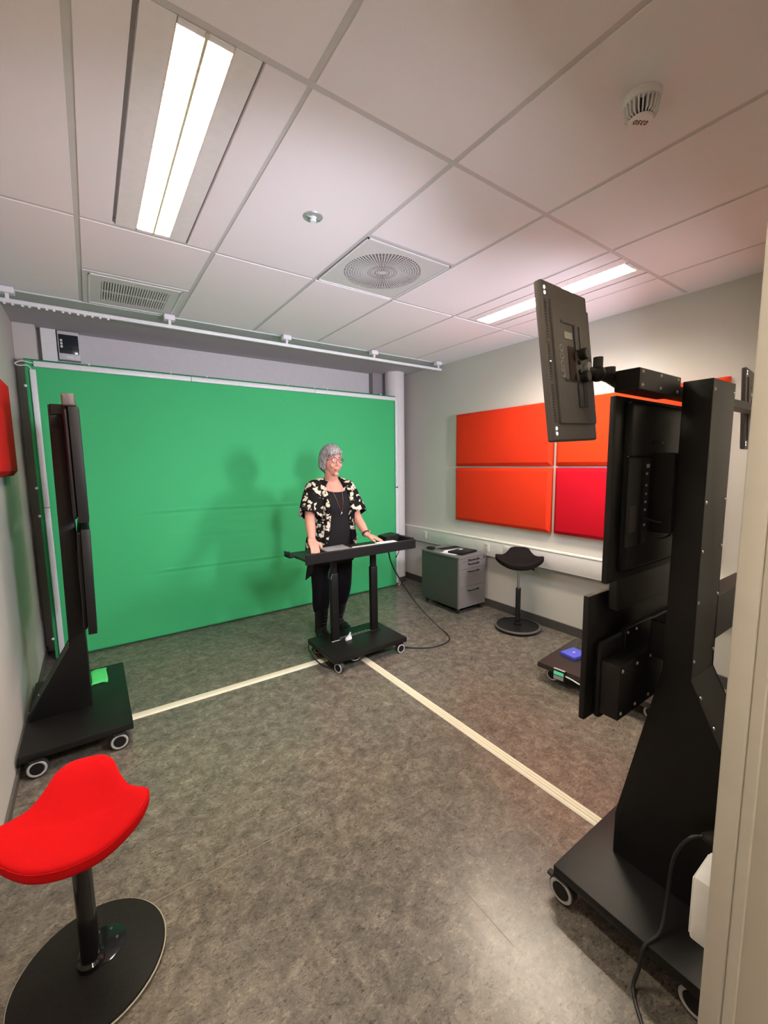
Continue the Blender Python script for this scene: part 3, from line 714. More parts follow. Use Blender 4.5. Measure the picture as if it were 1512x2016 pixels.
# ================================================================== LED STUDIO LIGHTS
def led_panel(T, label, arm_pts, energy):
    """T: matrix at panel centre, +Y = light direction, X width, Z height"""
    o = T.translation
    t = empty('studio_light', o, label, 'studio light', 'led panel lights on the cart')
    hw, hh = 0.124, 0.201
    MB(T).box(-hw, hw, -0.014, 0.008, -hh, hh, bev=0.006, seg=3).build('housing', M_LEDBODY, t)
    MB(T).box(-hw+0.030, hw-0.008, -0.020, -0.013, -hh+0.045, hh-0.045, bev=0.003, seg=2).build('raised_back', M_LEDBODY, t)
    MB(T).box(-hw+0.010, hw-0.010, 0.0060, 0.0082, -hh+0.010, hh-0.010).build('diffuser', emit('led_white', (0.93, 0.94, 1.0), 18.0), t, 0)
    la = bpy.data.lights.new('led_array', 'AREA'); la.shape = 'RECTANGLE'; la.size = 0.225; la.size_y = 0.38; la.energy = energy; la.spread = math.radians(118); la.color = (0.86, 0.875, 1.0)
    lo = bpy.data.objects.new('led_array', la); COL.objects.link(lo); lo.parent = t
    lo.matrix_local = Matrix.Translation(-o) @ T @ Matrix.Translation((0, 0.010, 0)) @ Matrix.Rotation(math.pi/2, 4, 'X')
    B = -0.0202
    dk = mat('led_recess', (0.010, 0.009, 0.009), 0.5)
    for s in (1, -1):     # battery plates above and below
        zc = 0.075*s
        MB(T).box(-0.052, 0.030, B-0.0015, B+0.0005, zc-0.006+0.034, zc+0.034).build('battery_slot', dk, t, 0)
        MB(T).box(0.012, 0.036, B-0.003, B+0.0005, zc-0.038, zc+0.028, bev=0.002).build('battery_plate', dk, t)
        MB(T).box(0.046, 0.066, B-0.0015, B+0.0005, zc-0.036, zc+0.030).build('side_slot', mat('led_mid', (0.030, 0.026, 0.025), 0.5), t, 0)
    MB(T).box(-0.040, 0.002, B-0.001, B+0.0005, 0.064, 0.082).build('spec_label', mat('pale_label', (0.45, 0.43, 0.40), 0.6), t, 0)
    MB(T).box(-0.028, 0.010, B-0.0015, B+0.0005, -0.045, 0.045).build('display', mat('display_dark', (0.020, 0.006, 0.007), 0.15), t, 0)
    for z in (0.030, -0.030):
        MB(T).lathe([(0.016, 0), (0.016, 0.016), (0.013, 0.019)], (0.046, B, z), 20, axis=(0, -1, 0)).build('dial', dk, t)
    for z in (0.008, -0.016):
        MB(T).lathe([(0.006, 0), (0.006, 0.006)], (0.030, B, z), 14, axis=(0, -1, 0)).build('button', dk, t)
    MB(T).lathe([(0.014, 0), (0.014, 0.010)], (0.075, B, -0.002), 20, axis=(0, -1, 0)).build('mount_socket', M_GREY, t)
    text_part('logo', 'LEDGO', 0.026, T @ Matrix.Translation((-0.062, B-0.0004, 0.004)) @ Matrix.Rotation(math.pi/2, 4, 'X') @ Matrix.Rotation(math.pi/2, 4, 'Z'), mat('print_grey', (0.30, 0.29, 0.28), 0.6), t)
    # cooling slots along the outer edge, small lit gaps at the ends
    b = MB(T)
    for k in range(44):
        z = -0.150+0.3*k/43
        if k in (14, 29): continue
        b.box(-hw+0.006, -hw+0.016, -0.0152, -0.0138, z-0.0018, z+0.0018)
    sl = b.build('cooling_slots', dk, t, 0); sl['kind'] = 'stuff'
    for z in (0.181, 0.168, -0.168, -0.181, 0.0):
        r = 0.0045 if abs(z) > 0.1 else 0.0025
        MB(T).lathe([(r, 0), (r, 0.001)], (-hw+0.012, -0.0140, z), 12, axis=(0, -1, 0)).build('light_gap', emit('gap_glow', (0.95, 0.96, 1.0), 2.0), t)
    # ball joint arm
    a = [Vector(p) for p in arm_pts]
    arm = MB().tube(a, [0.016, 0.014, 0.015, 0.017], 12).build('ball_arm', M_BLACKP, t)
    MB().ell(a[1], (0.022, 0.022, 0.022), 16, 10).build('ball_joint', M_BLACKP, arm)
    MB().cyl(a[1]+Vector((0, 0, 0.012)), a[1]+Vector((0, 0, 0.045)), 0.013, seg=10).build('clamp_knob', M_RUBBER, arm)
    MB().cyl(a[2]+Vector((0, 0, 0.008)), a[2]+Vector((0.0, 0, 0.028)), 0.016, seg=12).build('clamp_knob', M_RUBBER, arm)
    return t
def plane_T(tl, bl, tr):
    tl, bl, tr = Vector(tl), Vector(bl), Vector(tr)
    x = (tr-tl).normalized(); z = (tl-bl); z = (z-x*z.dot(x)).normalized(); y = z.cross(x)
    c = (bl+tr)/2
    M = Matrix((x, y, z)).transposed().to_4x4(); M.translation = c; return M
T1 = plane_T((0.898, -1.815, 2.023), (0.88, -1.859, 1.626), (1.192, -1.786, 2.037))
led_panel(T1, 'large black led panel light on a ball arm seen from its back', [(1.115, -1.832, 1.826), (1.155, -1.845, 1.822), (1.185, -1.862, 1.812), (1.225, -1.870, 1.800)], LED_E)
T2 = plane_T((2.655, -1.771, 2.027), (2.612, -1.795, 1.631), (2.930, -1.741, 2.027))
led_panel(T2, 'black led panel light partly hidden behind the doorway edge', [(2.73, -1.792, 1.82), (2.65, -1.835, 1.81), (2.56, -1.875, 1.80), (2.445, -1.905, 1.79)], LED_E)

# ================================================================== LOW PLATFORM WITH DRIVE
RZ = Matrix.Rotation(math.radians(6), 4, 'Z')
MP = Matrix.Translation((2.525, -0.757, 0)) @ RZ
t = empty('equipment_platform', (2.9, -1.1, 0), 'low dark platform on casters holding the blue drive', 'platform')
MB(MP).box(0, 0.62, -0.80, 0, 0.095, 0.132, bev=0.003, seg=2).build('deck', M_PLATF, t)
for u, v in ((0.06, -0.09), (0.55, -0.09), (0.06, -0.72), (0.55, -0.72)): caster(MP, u, v, t, 1, False)
t = empty('portable_drive', tuple(MP @ Vector((0.30, -0.17, 0.132))), 'small blue portable drive on the low dark platform', 'drive')
TD = MP @ Matrix.Translation((0.285, -0.135, 0.1325)) @ Matrix.Rotation(math.radians(-12), 4, 'Z')
MB(TD).box(-0.075, 0.075, -0.062, 0.062, 0, 0.026, bev=0.005, seg=2).build('case', M_BLUE, t)
MB(TD).box(-0.012, 0.012, -0.006, 0.006, 0.0258, 0.0266).build('logo_plate', mat('logo_pale', (0.6, 0.62, 0.9), 0.5), t, 0)
MB(TD).tube(spline([(0.07, 0.02, 0.013), (0.11, 0.03, 0.05), (0.15, 0.01, 0.07), (0.20, -0.02, 0.02), (0.26, -0.04, 0.004)], 6), 0.003, 6).build('lead', M_CABLE, t)
MB(TD).tube(spline([(0.07, 0.035, 0.013), (0.12, 0.06, 0.06), (0.17, 0.05, 0.08), (0.24, 0.02, 0.004)], 6), 0.003, 6).build('lead', M_CABLE, t)
t = empty('recorder_box', tuple(MP @ Vector((-0.02, -0.17, 0.06))), 'small black recorder with a green display at the platform edge', 'recorder')
MB(MP).box(-0.022, -0.001, -0.215, -0.125, 0.062, 0.136, bev=0.004, seg=2).build('body', M_BLACKP, t)
MB(MP).box(-0.0235, -0.0215, -0.205, -0.135, 0.100, 0.125).build('display', emit('green_display', (0.10, 0.55, 0.32), 0.5), t, 0)
MB(MP).box(-0.0235, -0.0215, -0.205, -0.135, 0.068, 0.094).build('key_panel', M_RING, t, 0)
MB(MP).box(-0.020, -0.003, -0.210, -0.130, 0.1355, 0.1385).build('top_plate', M_RING, t, 0)
MB(MP).tube(spline([(-0.012, -0.214, 0.105), (-0.015, -0.26, 0.10), (-0.02, -0.32, 0.09), (-0.02, -0.42, 0.085), (0.02, -0.5, 0.09)], 6), 0.0045, 8).build('lead', M_WHITE, t)

# ================================================================== STOOLS
def seat_outline():
    half = [(0, .200), (.045, .192), (.082, .158), (.110, .108), (.142, .066), (.178, .038), (.208, .012), (.216, -.026), (.196, -.072), (.150, -.108), (.085, -.136)]
    pts = half+[(0, -.145)]+[(-x, y) for x, y in reversed(half[1:])]
    P = [Vector((x, y, 0)) for x, y in pts]; n = len(P); out = []
    for i in range(n):
        a, b, c, d = P[i-1], P[i], P[(i+1) % n], P[(i+2) % n]
        for k in range(4):
            s = k/4; out.append(0.5*((2*b)+(c-a)*s+(2*a-5*b+4*c-d)*s*s+(3*b-a-3*c+d)*s**3))
    return out
def make_stool(x, y, ang, seat_z, label, mseat, base_r, chrome_from, base_kind, tilt=(0, 0), sc=1.0):
    t = empty('saddle_stool', (x, y, 0), label, 'stool', 'rocking saddle stools')
    S = Matrix.Translation((x, y, seat_z)) @ Matrix.Rotation(ang, 4, 'Z') @ Matrix.Rotation(tilt[0], 4, 'X') @ Matrix.Rotation(tilt[1], 4, 'Y') @ Matrix.Scale(sc, 4)
    out = seat_outline(); n = len(out)
    def zt(px, py):
        q = max(0, py)/0.2; w = min(1.1, abs(px)/0.21)
        return 0.055+0.105*(q*q*(3-2*q) if q < 1 else 1)-0.012*max(0, q-.7)*3+0.058*w**2.2-0.012*max(0, -py)/0.14
    b = MB(S)
    rings = []
    for f, dz, kind in ((0.06, 0, 't'), (0.3, 0, 't'), (0.55, 0, 't'), (0.78, 0, 't'), (0.92, -0.001, 't'), (0.985, -0.006, 't'), (1.0, -0.014, 't'), (1.0, -0.038, 't'), (0.985, -0.048, 't'), (0.94, -0.053, 't'), (0.7, -0.053, 't'), (0.35, -0.050, 't'), (0.05, -0.046, 't')):
        rings.append([b.bm.verts.new(S @ Vector((p.x*f, p.y*f, zt(p.x*min(f, .97), p.y*min(f, .97))+dz))) for p in out])
    for r0, r1 in zip(rings, rings[1:]):
        for k in range(n): b.bm.faces.new((r0[k], r0[(k+1) % n], r1[(k+1) % n], r1[k]))
    b.bm.faces.new(rings[0]); b.bm.faces.new(rings[-1][::-1])
    seat = b.build('seat', mseat, t, 60)
    b = MB(S); b.tube([Vector((p.x*1.001, p.y*1.001, zt(p.x*.97, p.y*.97)-0.012)) for p in out]+[Vector((out[0].x*1.001, out[0].y*1.001, zt(out[0].x*.97, out[0].y*.97)-0.012))], 0.0016, 6)
    b.build('seam', mseat, seat)
    MB(S).lathe([(0.045, 0.0), (0.06, 0.012), (0.06, 0.018)], (0, 0, -0.008), 24).build('seat_hub', M_BLACKP, t)
    MB(S).tube([(0.02, 0.0, 0.004), (0.10, -0.035, -0.006), (0.135, -0.05, -0.018)], [0.006, 0.006, 0.009], 8).build('lever', M_BLACKP, t)
    top = Vector((x, y, seat_z)); bot = Vector((x, y, 0.02))
    if chrome_from:
        MB().cyl((x, y, chrome_from-0.02), (x, y, seat_z), 0.014, seg=18).build('gas_piston', M_CHROME, t)
        MB().lathe([(0.024, 0.03), (0.024, chrome_from-0.006), (0.020, chrome_from)], (x, y, 0), 20).build('pole', M_BLACKG, t)
    else:
        MB().cyl((x, y, 0.028), (x, y, seat_z), 0.0255, seg=24).build('pole', M_BLACKG, t)
    if base_kind == 'disc':
        MB().lathe([(base_r*0.90, 0.001), (base_r, 0.010), (base_r, 0.016), (base_r*0.985, 0.021), (base_r*0.5, 0.026), (0.05, 0.028)], (x, y, 0), 64).build('base_disc', mat('black_base_speckled', (0.010, 0.009, 0.008), 0.5, var=(140, 0.7), spec=0.2), t)
        MB().ring((x, y, 0.013), (0, 0, 1), base_r, 0.0035, 72, 6).build('base_edge', mat('base_edge_pale', (0.42, 0.38, 0.30), 0.5), t)
        MB().lathe([(0.066, 0.0265), (0.066, 0.0295), (0.062, 0.031)], (x+0.03, y+0.035, 0), 32).build('pivot_plate', M_BLACKG, t)
        MB().lathe([(0.036, 0.026), (0.036, 0.045), (0.028, 0.052)], (x, y, 0), 28).build('collar', M_BLACKG, t)
        for dx, dy in ((0.055, 0.075), (0.07, 0.035), (0.02, 0.085)): MB().lathe([(0.005, 0.0305), (0.004, 0.0335)], (x+dx, y+dy, 0), 10).build('bolt', M_CHROME, t)
    else:
        MB().lathe([(base_r*0.85, 0.001), (base_r*0.97, 0.006), (base_r, 0.020), (base_r*0.97, 0.034), (base_r*0.90, 0.040), (base_r*0.86, 0.036), (0.05, 0.040)], (x, y, 0), 64).build('base_disc', M_BLACKP, t)
        MB().ring((x, y, 0.028), (0, 0, 1), base_r*0.955, 0.013, 64, 8, 0.8).build('rubber_rim', mat('rim_grey', (0.09, 0.085, 0.08), 0.6), t)
        MB().lathe([(0.034, 0.038), (0.034, 0.055), (0.025, 0.062)], (x, y, 0), 24).build('collar', M_BLACKG, t)
    return t
make_stool(-0.152, -1.015, math.radians(-12), 0.468, 'bright red saddle stool with a black pole and round base', M_REDSEAT, 0.205, None, 'disc', (math.radians(4), 0), 0.91)
make_stool(3.19, -0.08, math.atan2(0.6, 0.8)-math.pi/2, 0.606, 'black saddle stool with chrome piston below the orange panel', M_BLKSEAT, 0.208, 0.40, 'rim', (0, 0))

# ================================================================== DRAWER CABINET
CX0, CX1, CY0, CY1, CZ0, CZ1 = 2.985, 3.388, 0.497, 1.085, 0.060, 0.612
t = empty('drawer_cabinet', ((CX0+CX1)/2, (CY0+CY1)/2, 0), 'grey mobile drawer cabinet with dark handles beside the cable duct', 'cabinet')
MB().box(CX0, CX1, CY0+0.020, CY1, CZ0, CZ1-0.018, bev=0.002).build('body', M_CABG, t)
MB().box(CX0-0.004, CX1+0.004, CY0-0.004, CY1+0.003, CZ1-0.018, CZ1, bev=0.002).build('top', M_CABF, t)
MB().box(CX0, CX0+0.016, CY0+0.002, CY0+0.021, CZ0, CZ1-0.018).build('front_post', M_CABF, t, 0)
MB().box(CX1-0.016, CX1, CY0+0.002, CY0+0.021, CZ0, CZ1-0.018).build('front_post', M_CABF, t, 0)
for z0, z1, hz in ((0.552, 0.592, 0.572), (0.478, 0.549, 0.528), (0.284, 0.475, 0.448), (0.064, 0.281, 0.245)):
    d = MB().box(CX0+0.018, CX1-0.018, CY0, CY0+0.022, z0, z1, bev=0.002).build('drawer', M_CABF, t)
    hx0, hx1 = CX0+0.135, CX0+0.275
    h = MB().tube([(hx0, CY0+0.001, hz), (hx0, CY0-0.024, hz), (hx1, CY0-0.024, hz), (hx1, CY0+0.001, hz)], 0.0055, 8).build('handle', M_BLACKP, d)
lk = MB().lathe([(0.010, 0), (0.010, 0.004)], (CX1-0.030, CY0-0.0005, 0.572), 16, axis=(0, -1, 0)).build('lock', M_DARKHOLE, t)
MB().box(CX0+0.02, CX1-0.02, CY0+0.04, CY1-0.02, 0.045, 0.061).build('plinth', M_BLACKP, t, 0)
for x, y in ((CX0+0.04, CY0+0.05), (CX1-0.04, CY0+0.05), (CX0+0.04, CY1-0.05), (CX1-0.04, CY1-0.05)):
    c = MB().cyl((x-0.010, y, 0.021), (x+0.010, y, 0.021), 0.021, seg=18).build('caster', M_RUBBER, t)
    MB().box(x-0.012, x+0.012, y-0.012, y+0.012, 0.034, 0.047).build('fork', M_BLACKP, c, 0)
# things lying on it
def laptop(c, w, d, ang, label, h=0.018, lab=False, m=None, z=None, tiltx=0.0):
    T = Matrix.Translation(c) @ Matrix.Rotation(ang, 4, 'Z') @ Matrix.Rotation(tiltx, 4, 'X')
    t = empty('laptop', c, label, 'laptop', 'closed laptops')
    MB(T).box(-w/2, w/2, -d/2, d/2, 0, h*0.5, bev=0.003, seg=2).build('base', M_BLACKP, t)
    MB(T).box(-w/2, w/2, -d/2, d/2, h*0.52, h, bev=0.003, seg=2).build('lid', m or M_BLACKP, t)
    if lab: MB(T).box(w*0.05, w*0.25, d*0.18, d*0.34, h, h+0.0006).build('sticker', M_PAPER, t, 0)
    return t
ct = CZ1+0.0006
laptop((3.20, 0.66, ct+0.001), 0.27, 0.19, math.radians(8), 'closed black laptop with a white sticker on the drawer cabinet', 0.020, True)
tag(MB(Matrix.Translation((3.13, 0.72, ct)) @ Matrix.Rotation(0.15, 4, 'Z')).box(-0.11, 0.16, -0.10, 0.10, -0.0003, 0.0008).build('paper_sheet', M_PAPER, None, 0), 'white paper sheet under the black laptop on the cabinet', 'paper')
t = empty('keyboard', (3.22, 0.88, ct), 'slim grey keyboard lying on the cabinet behind the black laptop', 'keyboard')
KT = Matrix.Translation((3.22, 0.87, ct)) @ Matrix.Rotation(math.radians(-4), 4, 'Z')
MB(KT).box(-0.145, 0.145, -0.05, 0.075, 0, 0.010, bev=0.003, seg=2).build('case', M_SILVER, t)
MB(KT).box(-0.145, 0.145, -0.082, -0.052, 0, 0.006, bev=0.001).build('palm_rest', M_PAPER, t)
kb = MB(KT)
for r in range(4):
    for c in range(13): kb.box(-0.138+c*0.0213, -0.138+c*0.0213+0.018, -0.042+r*0.028, -0.042+r*0.028+0.023, 0.0098, 0.0125)
k = kb.build('keys', M_BLACKP, t, 0); k['kind'] = 'stuff'
t = empty('computer_mouse', (3.035, 0.985, ct), 'black computer mouse on the far corner of the drawer cabinet', 'mouse')
MB(Matrix.Translation((3.035, 0.985, ct)) @ Matrix.Rotation(0.6, 4, 'Z')).ell((0, 0, 0.012), (0.034, 0.055, 0.018), 20, 12).build('shell', M_BLACKP, t)
bpy.data.objects['shell'].location.z += 0.006
MB(Matrix.Translation((3.035, 0.985, ct)) @ Matrix.Rotation(0.6, 4, 'Z')).cyl((-0.003, -0.028, 0.036), (0.003, -0.028, 0.036), 0.005, seg=12).build('scroll_wheel', M_RUBBER, t)

# ================================================================== STANDING DESK
t = empty('standing_desk', (1.69, 0.38, 0), 'narrow black standing desk on two posts and a wheeled base', 'desk')
DB = MB().box(1.345, 2.035, 0.155, 0.625, 0.088, 0.128, bev=0.006, seg=2).build('base_plate', M_BLACK, t)
I4 = Matrix.Identity(4)
for x, y in ((1.40, 0.18), (1.975, 0.175), (1.41, 0.58), (1.97, 0.58)):
    wa = Vector((0.95, 0.31, 0)) if (x < 1.5 and y < 0.3) else Vector((0, 1, 0)); wc0 = Vector((x, y, 0.042))
    c = MB().cyl(wc0-wa*0.014, wc0+wa*0.014, 0.041, seg=28).build('caster', M_RUBBER, t)
    for s in (-1, 1):
        MB().ring(wc0+wa*s*0.016, wa, 0.032, 0.006, 32, 8, 0.6).build('wheel_ring', M_RING, c)
        MB().cyl(wc0+wa*s*0.014, wc0+wa*s*0.019, 0.026, seg=24).build('hub_cap', M_BLACKP, c)
    MB().box(x-0.02, x+0.02, y-0.02, y+0.02, 0.080, 0.090).build('fork_plate', M_BLACKP, c, 0)
PY = 0.46
for x in (1.518, 1.905):
    p = MB().box(x-0.034, x+0.034, PY-0.022, PY+0.022, 0.128, 0.70, bev=0.010, seg=3).build('post', M_BLACK, t)
    MB().box(x-0.026, x+0.026, PY-0.016, PY+0.016, 0.68, 0.875, bev=0.007, seg=3).build('inner_post', M_BLACK, p)
    MB().box(x-0.05, x+0.05, PY-0.035, PY+0.035, 0.128, 0.134, bev=0.002).build('foot_plate', M_BLACK, p)
MB().box(1.20, 2.12, 0.43, 0.49, 0.862, 0.886, bev=0.003).build('cross_beam', M_BLACK, t)
MB().box(1.165, 2.150, 0.205, 0.530, 0.886, 0.902, bev=0.003).build('tabletop', M_BLACK, t)
MB().box(1.160, 2.158, 0.185, 0.205, 0.868, 0.944, bev=0.003).build('front_board', M_BLACK, t)
MB().box(1.122, 1.1645, 0.40, 0.50, 0.886, 0.902, bev=0.002).build('pull_out_tray', M_BLACK, t)
MB().box(1.122, 1.134, 0.40, 0.50, 0.886, 0.928, bev=0.003).build('tray_end', M_BLACK, t)
MB().box(1.122, 1.165, 0.485, 0.50, 0.886, 0.920, bev=0.003).build('tray_side', M_BLACK, t)
MB().prism([(1.99, 0.902), (2.125, 0.902), (2.125, 0.968), (1.99, 0.955)], lambda a, z, d: (a, d, z), 0.37, 0.50).build('end_console', M_BLACK, t)
MB().box(2.125, 2.158, 0.205, 0.53, 0.902, 0.955, bev=0.003).build('end_board', M_BLACK, t)
# perforated strip on the base between the posts, cables below the top
st = MB().box(1.56, 1.87, PY-0.013, PY+0.013, 0.129, 0.133).build('perforated_strip', M_BLACKP, t, 0)
for y in (PY-0.013, PY+0.013): MB().box(1.56, 1.87, y-0.0015, y+0.0015, 0.133, 0.1355).build('strip_edge', M_SCREW, st, 0)
for k in range(9): MB().box(1.575+k*0.035, 1.578+k*0.035, PY-0.012, PY+0.012, 0.133, 0.135).build('strip_rung', M_SCREW, st, 0)
MB().tube([(1.47, PY-0.03, 0.135), (1.545, PY-0.03, 0.135)], 0.004, 8).build('strip_pin', M_SCREW, t)
hang = [(1.60, 0.40, 0.87), (1.63, 0.38, 0.80), (1.60, 0.39, 0.74), (1.575, 0.40, 0.69), (1.60, 0.41, 0.66), (1.63, 0.41, 0.70)]
for dx in (0.0,):
    MB().tube(spline([(1.40, 0.42, 0.884), (1.43, 0.40, 0.83), (1.48, 0.40, 0.80), (1.46, 0.41, 0.75), (1.445, 0.41, 0.69), (1.47, 0.42, 0.66), (1.49, 0.43, 0.70)], 6), 0.006, 8).build('hanging_cable', M_CABLE, t)
    MB().tube(spline([(1.30, 0.40, 0.884), (1.32, 0.39, 0.86), (1.38, 0.39, 0.85), (1.42, 0.40, 0.87), (1.47, 0.41, 0.84), (1.49, 0.42, 0.80)], 6), 0.005, 8).build('hanging_cable', M_CABLE, t)
MB().tube(spline([(2.08, 0.40, 0.884), (2.095, 0.40, 0.87), (2.10, 0.41, 0.84)], 6), 0.004, 8).build('hanging_cable', M_CABLE, t)
MB().tube(spline([(2.13, 0.42, 0.884), (2.155, 0.42, 0.86), (2.155, 0.42, 0.80), (2.13, 0.42, 0.76)], 6), 0.0035, 8).build('hanging_cable', M_CABLE, t)
MB().tube([(2.13, 0.42, 0.765), (2.122, 0.42, 0.748)], 0.007, 8).build('cable_plug', M_RUBBER, t)
MB().tube(spline([(2.03, 0.40, 0.884), (2.04, 0.42, 0.84), (2.12, 0.48, 0.68), (2.25, 0.50, 0.48), (2.40, 0.44, 0.24), (2.52, 0.30, 0.06), (2.54, 0.20, 0.012), (2.47, 0.10, 0.007), (2.33, 0.07, 0.007), (2.18, 0.12, 0.007), (2.03, 0.26, 0.012), (1.98, 0.36, 0.05), (1.95, 0.40, 0.089)], 8), 0.0065, 8).build('power_cable', M_CABLE, t)
MB().tube(spline([(1.37, 0.63, 0.10), (1.33, 0.58, 0.06), (1.33, 0.45, 0.022), (1.34, 0.36, 0.012), (1.37, 0.27, 0.012), (1.40, 0.23, 0.03)], 6), 0.005, 8).build('floor_cable', M_CABLE, t)
MB().tube(spline([(1.50, 0.22, 0.087), (1.53, 0.20, 0.055), (1.58, 0.20, 0.05), (1.62, 0.21, 0.087)], 6), 0.004, 6).build('loop_cable', M_RING, t)
tag(MB().prism([(0, 0), (0.05, 0.0), (0.058, 0.012), (0.046, 0.045), (0.052, 0.058), (0.030, 0.030), (0.006, 0.018)], lambda a, z, d: (1.585+a, 0.395+d+0.1*z, 0.1285+z), 0, 0.018).build('crumpled_paper', M_PAPER, None, 0), 'crumpled white paper tissue on the desk base plate', 'paper')
# things on the desk
laptop((1.485, 0.335, 0.9085), 0.21, 0.15, math.radians(4), 'slim grey tablet case lying open on the standing desk', 0.020, False, M_SILVER, tiltx=math.radians(5))
tag(MB().box(1.585, 1.80, 0.25, 0.40, 0.9025, 0.918, bev=0.003).build('keyboard_tray', M_BLACKP), 'flat black keyboard lying on the standing desk top', 'keyboard')
tag(MB().box(1.56, 1.82, 0.215, 0.238, 0.9025, 0.9455, bev=0.002).build('pale_ruler', M_RING), 'thin pale ruler along the front of the standing desk', 'ruler')
tag(MB(Matrix.Translation((1.985, 0.30, 0)) @ Matrix.Rotation(-0.05, 4, 'Z')).box(-0.12, 0.06, -0.06, 0.06, 0.9025, 0.924).build('paper_pad', M_PAPER, None, 0), 'white paper pad under the hand on the standing desk', 'paper')

# ================================================================== PERSON
def floral_material():
    m = bpy.data.materials.new('floral_print')
    N, L, B = nodes_of(m)
    tc = N.new('ShaderNodeTexCoord')
    nz = N.new('ShaderNodeTexNoise'); nz.inputs['Scale'].default_value = 26; nz.inputs['Detail'].default_value = 1
    L.new(tc.outputs['Object'], nz.inputs['Vector'])
    mx = N.new('ShaderNodeMix'); mx.data_type = 'RGBA'; mx.inputs[0].default_value = 0.075
    L.new(tc.outputs['Object'], mx.inputs[6]); L.new(nz.outputs['Color'], mx.inputs[7])
    v = N.new('ShaderNodeTexVoronoi'); v.inputs['Scale'].default_value = 20; v.inputs['Randomness'].default_value = 0.9
    L.new(mx.outputs[2], v.inputs['Vector'])
    r = N.new('ShaderNodeValToRGB'); e = r.color_ramp.elements
    e[0].position, e[0].color = 0.0, (0.62, 0.55, 0.44, 1)
    e[1].position, e[1].color = 0.40, (0.55, 0.48, 0.37, 1)
    x = e.new(0.45); x.color = (0.008, 0.007, 0.007, 1)
    r.color_ramp.interpolation = 'LINEAR'
    L.new(v.outputs['Distance'], r.inputs[0])
    # a second mask drops some of the petals
    n2 = N.new('ShaderNodeTexNoise'); n2.inputs['Scale'].default_value = 13; L.new(tc.outputs['Object'], n2.inputs['Vector'])
    r2 = N.new('ShaderNodeValToRGB'); r2.color_ramp.elements[0].position = 0.36; r2.color_ramp.elements[1].position = 0.39
    L.new(n2.outputs['Fac'], r2.inputs[0])
    m2 = N.new('ShaderNodeMix'); m2.data_type = 'RGBA'
    m2.inputs[6].default_value = (0.008, 0.007, 0.007, 1)
    L.new(r2.outputs[0], m2.inputs[0]); L.new(r.outputs[0], m2.inputs[7])
    L.new(m2.outputs[2], B.inputs['Base Color']); B.inputs['Roughness'].default_value = 0.85; B.inputs['Specular IOR Level'].default_value = 0.1
    return m
def hair_material():
    m = bpy.data.materials.new('grey_hair')
    N, L, B = nodes_of(m)
    tc = N.new('ShaderNodeTexCoord'); mp = N.new('ShaderNodeMapping'); mp.inputs['Scale'].default_value = (70, 70, 9)
    L.new(tc.outputs['Object'], mp.inputs[0])
    n = N.new('ShaderNodeTexNoise'); n.inputs['Scale'].default_value = 1.6; n.inputs['Detail'].default_value = 4
    L.new(mp.outputs[0], n.inputs['Vector'])
    r = N.new('ShaderNodeValToRGB'); r.color_ramp.elements[0].position = 0.32; r.color_ramp.elements[1].position = 0.70
    r.color_ramp.elements[0].color = (0.075, 0.062, 0.060, 1); r.color_ramp.elements[1].color = (0.46, 0.43, 0.43, 1)
    L.new(n.outputs['Fac'], r.inputs[0]); L.new(r.outputs[0], B.inputs['Base Color']); B.inputs['Roughness'].default_value = 0.55
    bp = N.new('ShaderNodeBump'); bp.inputs['Strength'].default_value = 0.7; bp.inputs['Distance'].default_value = 0.004
    L.new(n.outputs['Fac'], bp.inputs['Height']); L.new(bp.outputs[0], B.inputs['Normal'])
    return m
M_SKIN = mat('skin', (0.57, 0.265, 0.195), 0.55, spec=0.3, var=(18, 0.06), bump=(220, 0.1))
M_FLORAL = floral_material()
M_HAIR = hair_material()
M_TOP = mat('black_jersey', (0.011, 0.0095, 0.0105), 0.85, spec=0.15, bump=(300, 0.2))
M_TROUS = mat('black_trousers', (0.0065, 0.0055, 0.0075), 0.85, spec=0.12, bump=(200, 0.2))
M_BOOT = mat('black_leather', (0.007, 0.0065, 0.0065), 0.38, spec=0.3, bump=(120, 0.3))

def remeshed(mb, name, m, parent, voxel, smooth_it=4, fac=0.5):
    """one continuous skin over everything collected in mb"""
    o = mb.build(name+'_src', m, parent, 0)
    md = o.modifiers.new('r', 'REMESH'); md.mode = 'VOXEL'; md.voxel_size = voxel
    sm = o.modifiers.new('s', 'SMOOTH'); sm.iterations = smooth_it; sm.factor = fac
    dg = bpy.context.evaluated_depsgraph_get(); dg.update()
    me = bpy.data.meshes.new_from_object(o.evaluated_get(dg))
    old = o.data; o.modifiers.clear(); o.data = me; bpy.data.meshes.remove(old)
    o.name = name; me.name = name; ORIG[o.name] = ORIG.get(parent.name, Vector()) if parent else Vector()
    for p in me.polygons: p.use_smooth = True
    return o

PX, PYY = 1.68, 0.76
person = empty('person', (PX, PYY, 0), 'person with short grey hair and glasses standing behind the desk in a floral cardigan', 'person')
V = Vector
# --- head frame
hc = V((1.662, 0.712, 1.598)); hyaw = math.radians(4)
hf = V((math.sin(hyaw), -math.cos(hyaw), 0)); hr = V((math.cos(hyaw), math.sin(hyaw), 0)); hz = V((0, 0, 1))
def hp(x, y, z): return hc+hr*x+hf*y+hz*z        # x to her left, y forward, z up
HR = Matrix((hr, hf, hz)).transposed()

